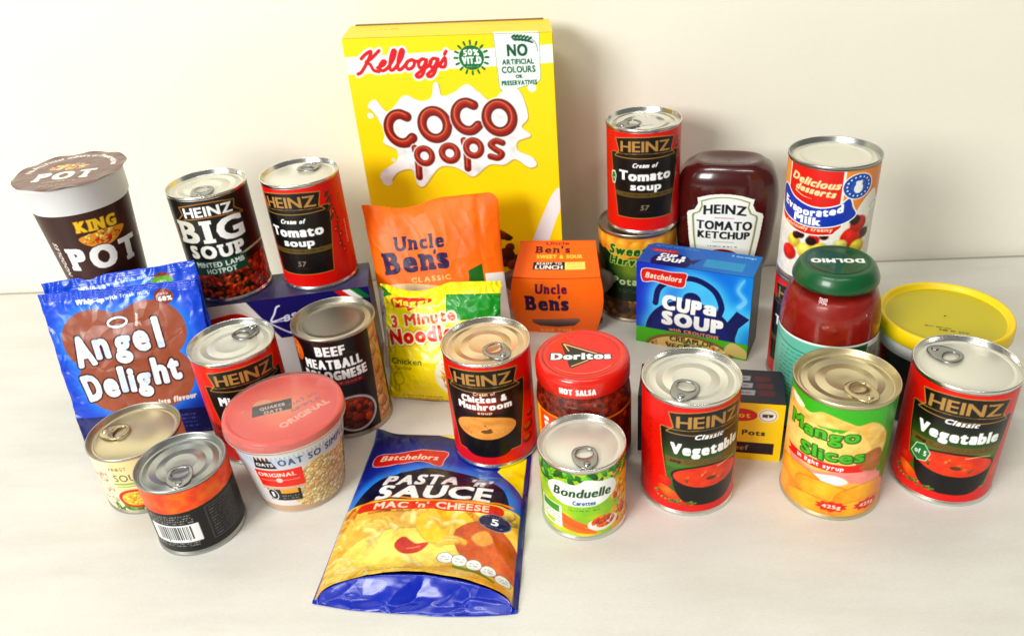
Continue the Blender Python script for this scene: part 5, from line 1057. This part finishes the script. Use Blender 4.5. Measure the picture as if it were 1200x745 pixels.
def make_king():
    x, y, z = -.385, .712, .0972; rz = face_rz(x, y, 6); t = thing('noodle_pot', 'tall white and brown noodle pot with a brown foil lid, behind the blue sachets', 'pot', (x, y, z), rz)
    r0, r1, h = .0310, .0448, .140
    lathe('pot_body', [(.001, .002), (r0-.002, .002), (r0-.001, 0), (r0, .002), (r0+.0100, h-.0275), (r0+.0119, h-.0245), (r1-.0012, h-.004), (r1, h-.003), (r1, h-.001), (r1-.001, h-.0004), (.001, h-.0006)], MT['white'], t, 80)
    A = Art(-58, 58, 0, 111, .5, (60, 30, 24)); A.paint(None, lambda X, Y: lerp((58, 28, 22), (84, 44, 34), fbm(X*.04, Y*.04)))
    A.text('KING', 1, 98, 31, 10, (236, 200, 50), bold=1, slab=.16, rot=-3, out=(.8, (120, 70, 10)))
    A.paint(A.poly(catmull([(-16, 88), (2, 91), (22, 89), (16, 81), (4, 76), (-10, 79)], 5, True)), (226, 160, 50)); A.food(A.ellm(2, 85, 16, 7), 34, (1.6, 4), [(240, 190, 80), (226, 150, 40), (200, 60, 30), (250, 214, 120)], 4, .4)
    A.text('POT', 0, 66, 60, 21, (250, 250, 250), bold=2.3, slab=.16, rot=-2, out=(.9, (40, 14, 10)))
    A.text('NOODLES', -41, 66, 34, 4.6, (230, 220, 214), bold=.5, rot=90, shear=.3); A.paint(A.ellm(-32, 36, 6, 8), (120, 20, 16)); A.paint(A.stroke([(40, 86), (44, 76), (40, 70)], 3), (200, 110, 40))
    A.small(-20, 30, 34, 4, 2, (230, 210, 190), 4)
    surf('printed_wrap', A, cone_fn(r0+.0006, r0+.0100, h-.0275, .002, .0005), MT['paper'], t, extra=math.pi*36.6-58)
    A = Art(-49, 49, -49, 49, .4, (112, 62, 46)); A.noise(A.X > -99, 8, .06)
    A.text('POT', 1, -12, 50, 18, (244, 236, 230), bold=2, slab=.16, out=(.8, (60, 24, 14))); A.food(A.ellm(-3, 10, 19, 8), 46, (2, 5), [(236, 170, 80), (226, 140, 50), (250, 210, 130)], 5, .4)
    txt = 'No Artificial colours or Preservatives'; n = len(txt)
    for k, ch in enumerate(txt):
        if ch == ' ': continue
        a = R(172-(172-8)*k/(n-1)); A.text(ch, 38*math.cos(a), 38*math.sin(a), None, 5.4, (240, 230, 226), bold=.45, rot=math.degrees(a)-90)
    A.small(-15, 15, -27, 1, 3, (226, 210, 200), seed=2); A.small(-14, 12, -34, 2, 1.6, (220, 200, 190), 3)
    def fn(U, V):
        rr = np.hypot(U, V); th = np.arctan2(V, U); return U/1000, V/1000, h+.0004+.0014*np.clip((rr-42)/6.5, 0, 1)**2*np.sin(th*9+.8)*.5+.0010*(fbm(U*.08, V*.08)-.5)
    s_ = surf('foil_lid', A, fn, MT['plastic'], t, keep=lambda U, V: np.hypot(U, V) < 48.6+.3*np.sin(np.arctan2(V, U)*3)); s_.rotation_euler = (0, 0, -rz-R(-3))
make_king()
def make_tub():
    x, y = .366, .572; t = thing('gravy_tub', 'round tub with a wide yellow lid standing at the far right', 'tub', (x, y, 0)); r, h = .0525, .094
    lathe('tub_body', [(.001, .001), (r-.008, .001), (r-.006, .004), (r-.0035, h-.024), (r-.003, h-.022), (.001, h-.02)], MT['black'], t, 80)
    lathe('white_collar', [(r-.0036, h-.026), (r-.0018, h-.0255), (r-.0012, h-.014), (r-.0012, h-.010)], MT['white'], t, 96)
    lathe('lid', [(r-.002, h-.0135), (r-.0002, h-.0132), (r+.0006, h-.012), (r+.0002, h-.002), (r-.0008, h-.0002), (r-.0022, h), (r-.0036, h-.0006), (r-.0048, h-.0038), (r-.006, h-.0046), (r-.009, h-.0048), (.001, h-.0044)], MT['yellow'], t, 96)
    lathe('lid_panel', [(r-.0062, h-.0044), (.001, h-.0041)], mat('olive_yellow_plastic', L(194, 178, 14), .42, bump=.05, bscale=60), t, 96)
    A = Art(-18, 18, -5, 5, .35, (196, 182, 30))
    m1 = A.text('BEST BEFORE', -7, 1.5, 20, 2, (130, 110, 20), bold=.1); m2 = A.text('SEE 10 2021', 5, -2, 22, 2.4, (110, 92, 20), bold=.2)
    mk = A.dil(m1 | m2, .12)
    A2 = Art(-18, 18, -5, 5, .35, (104, 90, 20))
    kp = lambda U, V: mk[np.clip(((V-A.Y[0, 0])/A.py).astype(int), 0, A.H-1), np.clip(((U-A.X[0, 0])/A.px).astype(int), 0, A.W-1)]
    s_ = surf('date_stamp', A2, lambda U, V: (U/1000, V/1000, np.full_like(U, h-.0039)), MT['plastic'], t, keep=kp); s_.location = (-.008, -.020, 0); s_.rotation_euler = (0, 0, R(-38)+.2)
make_tub()
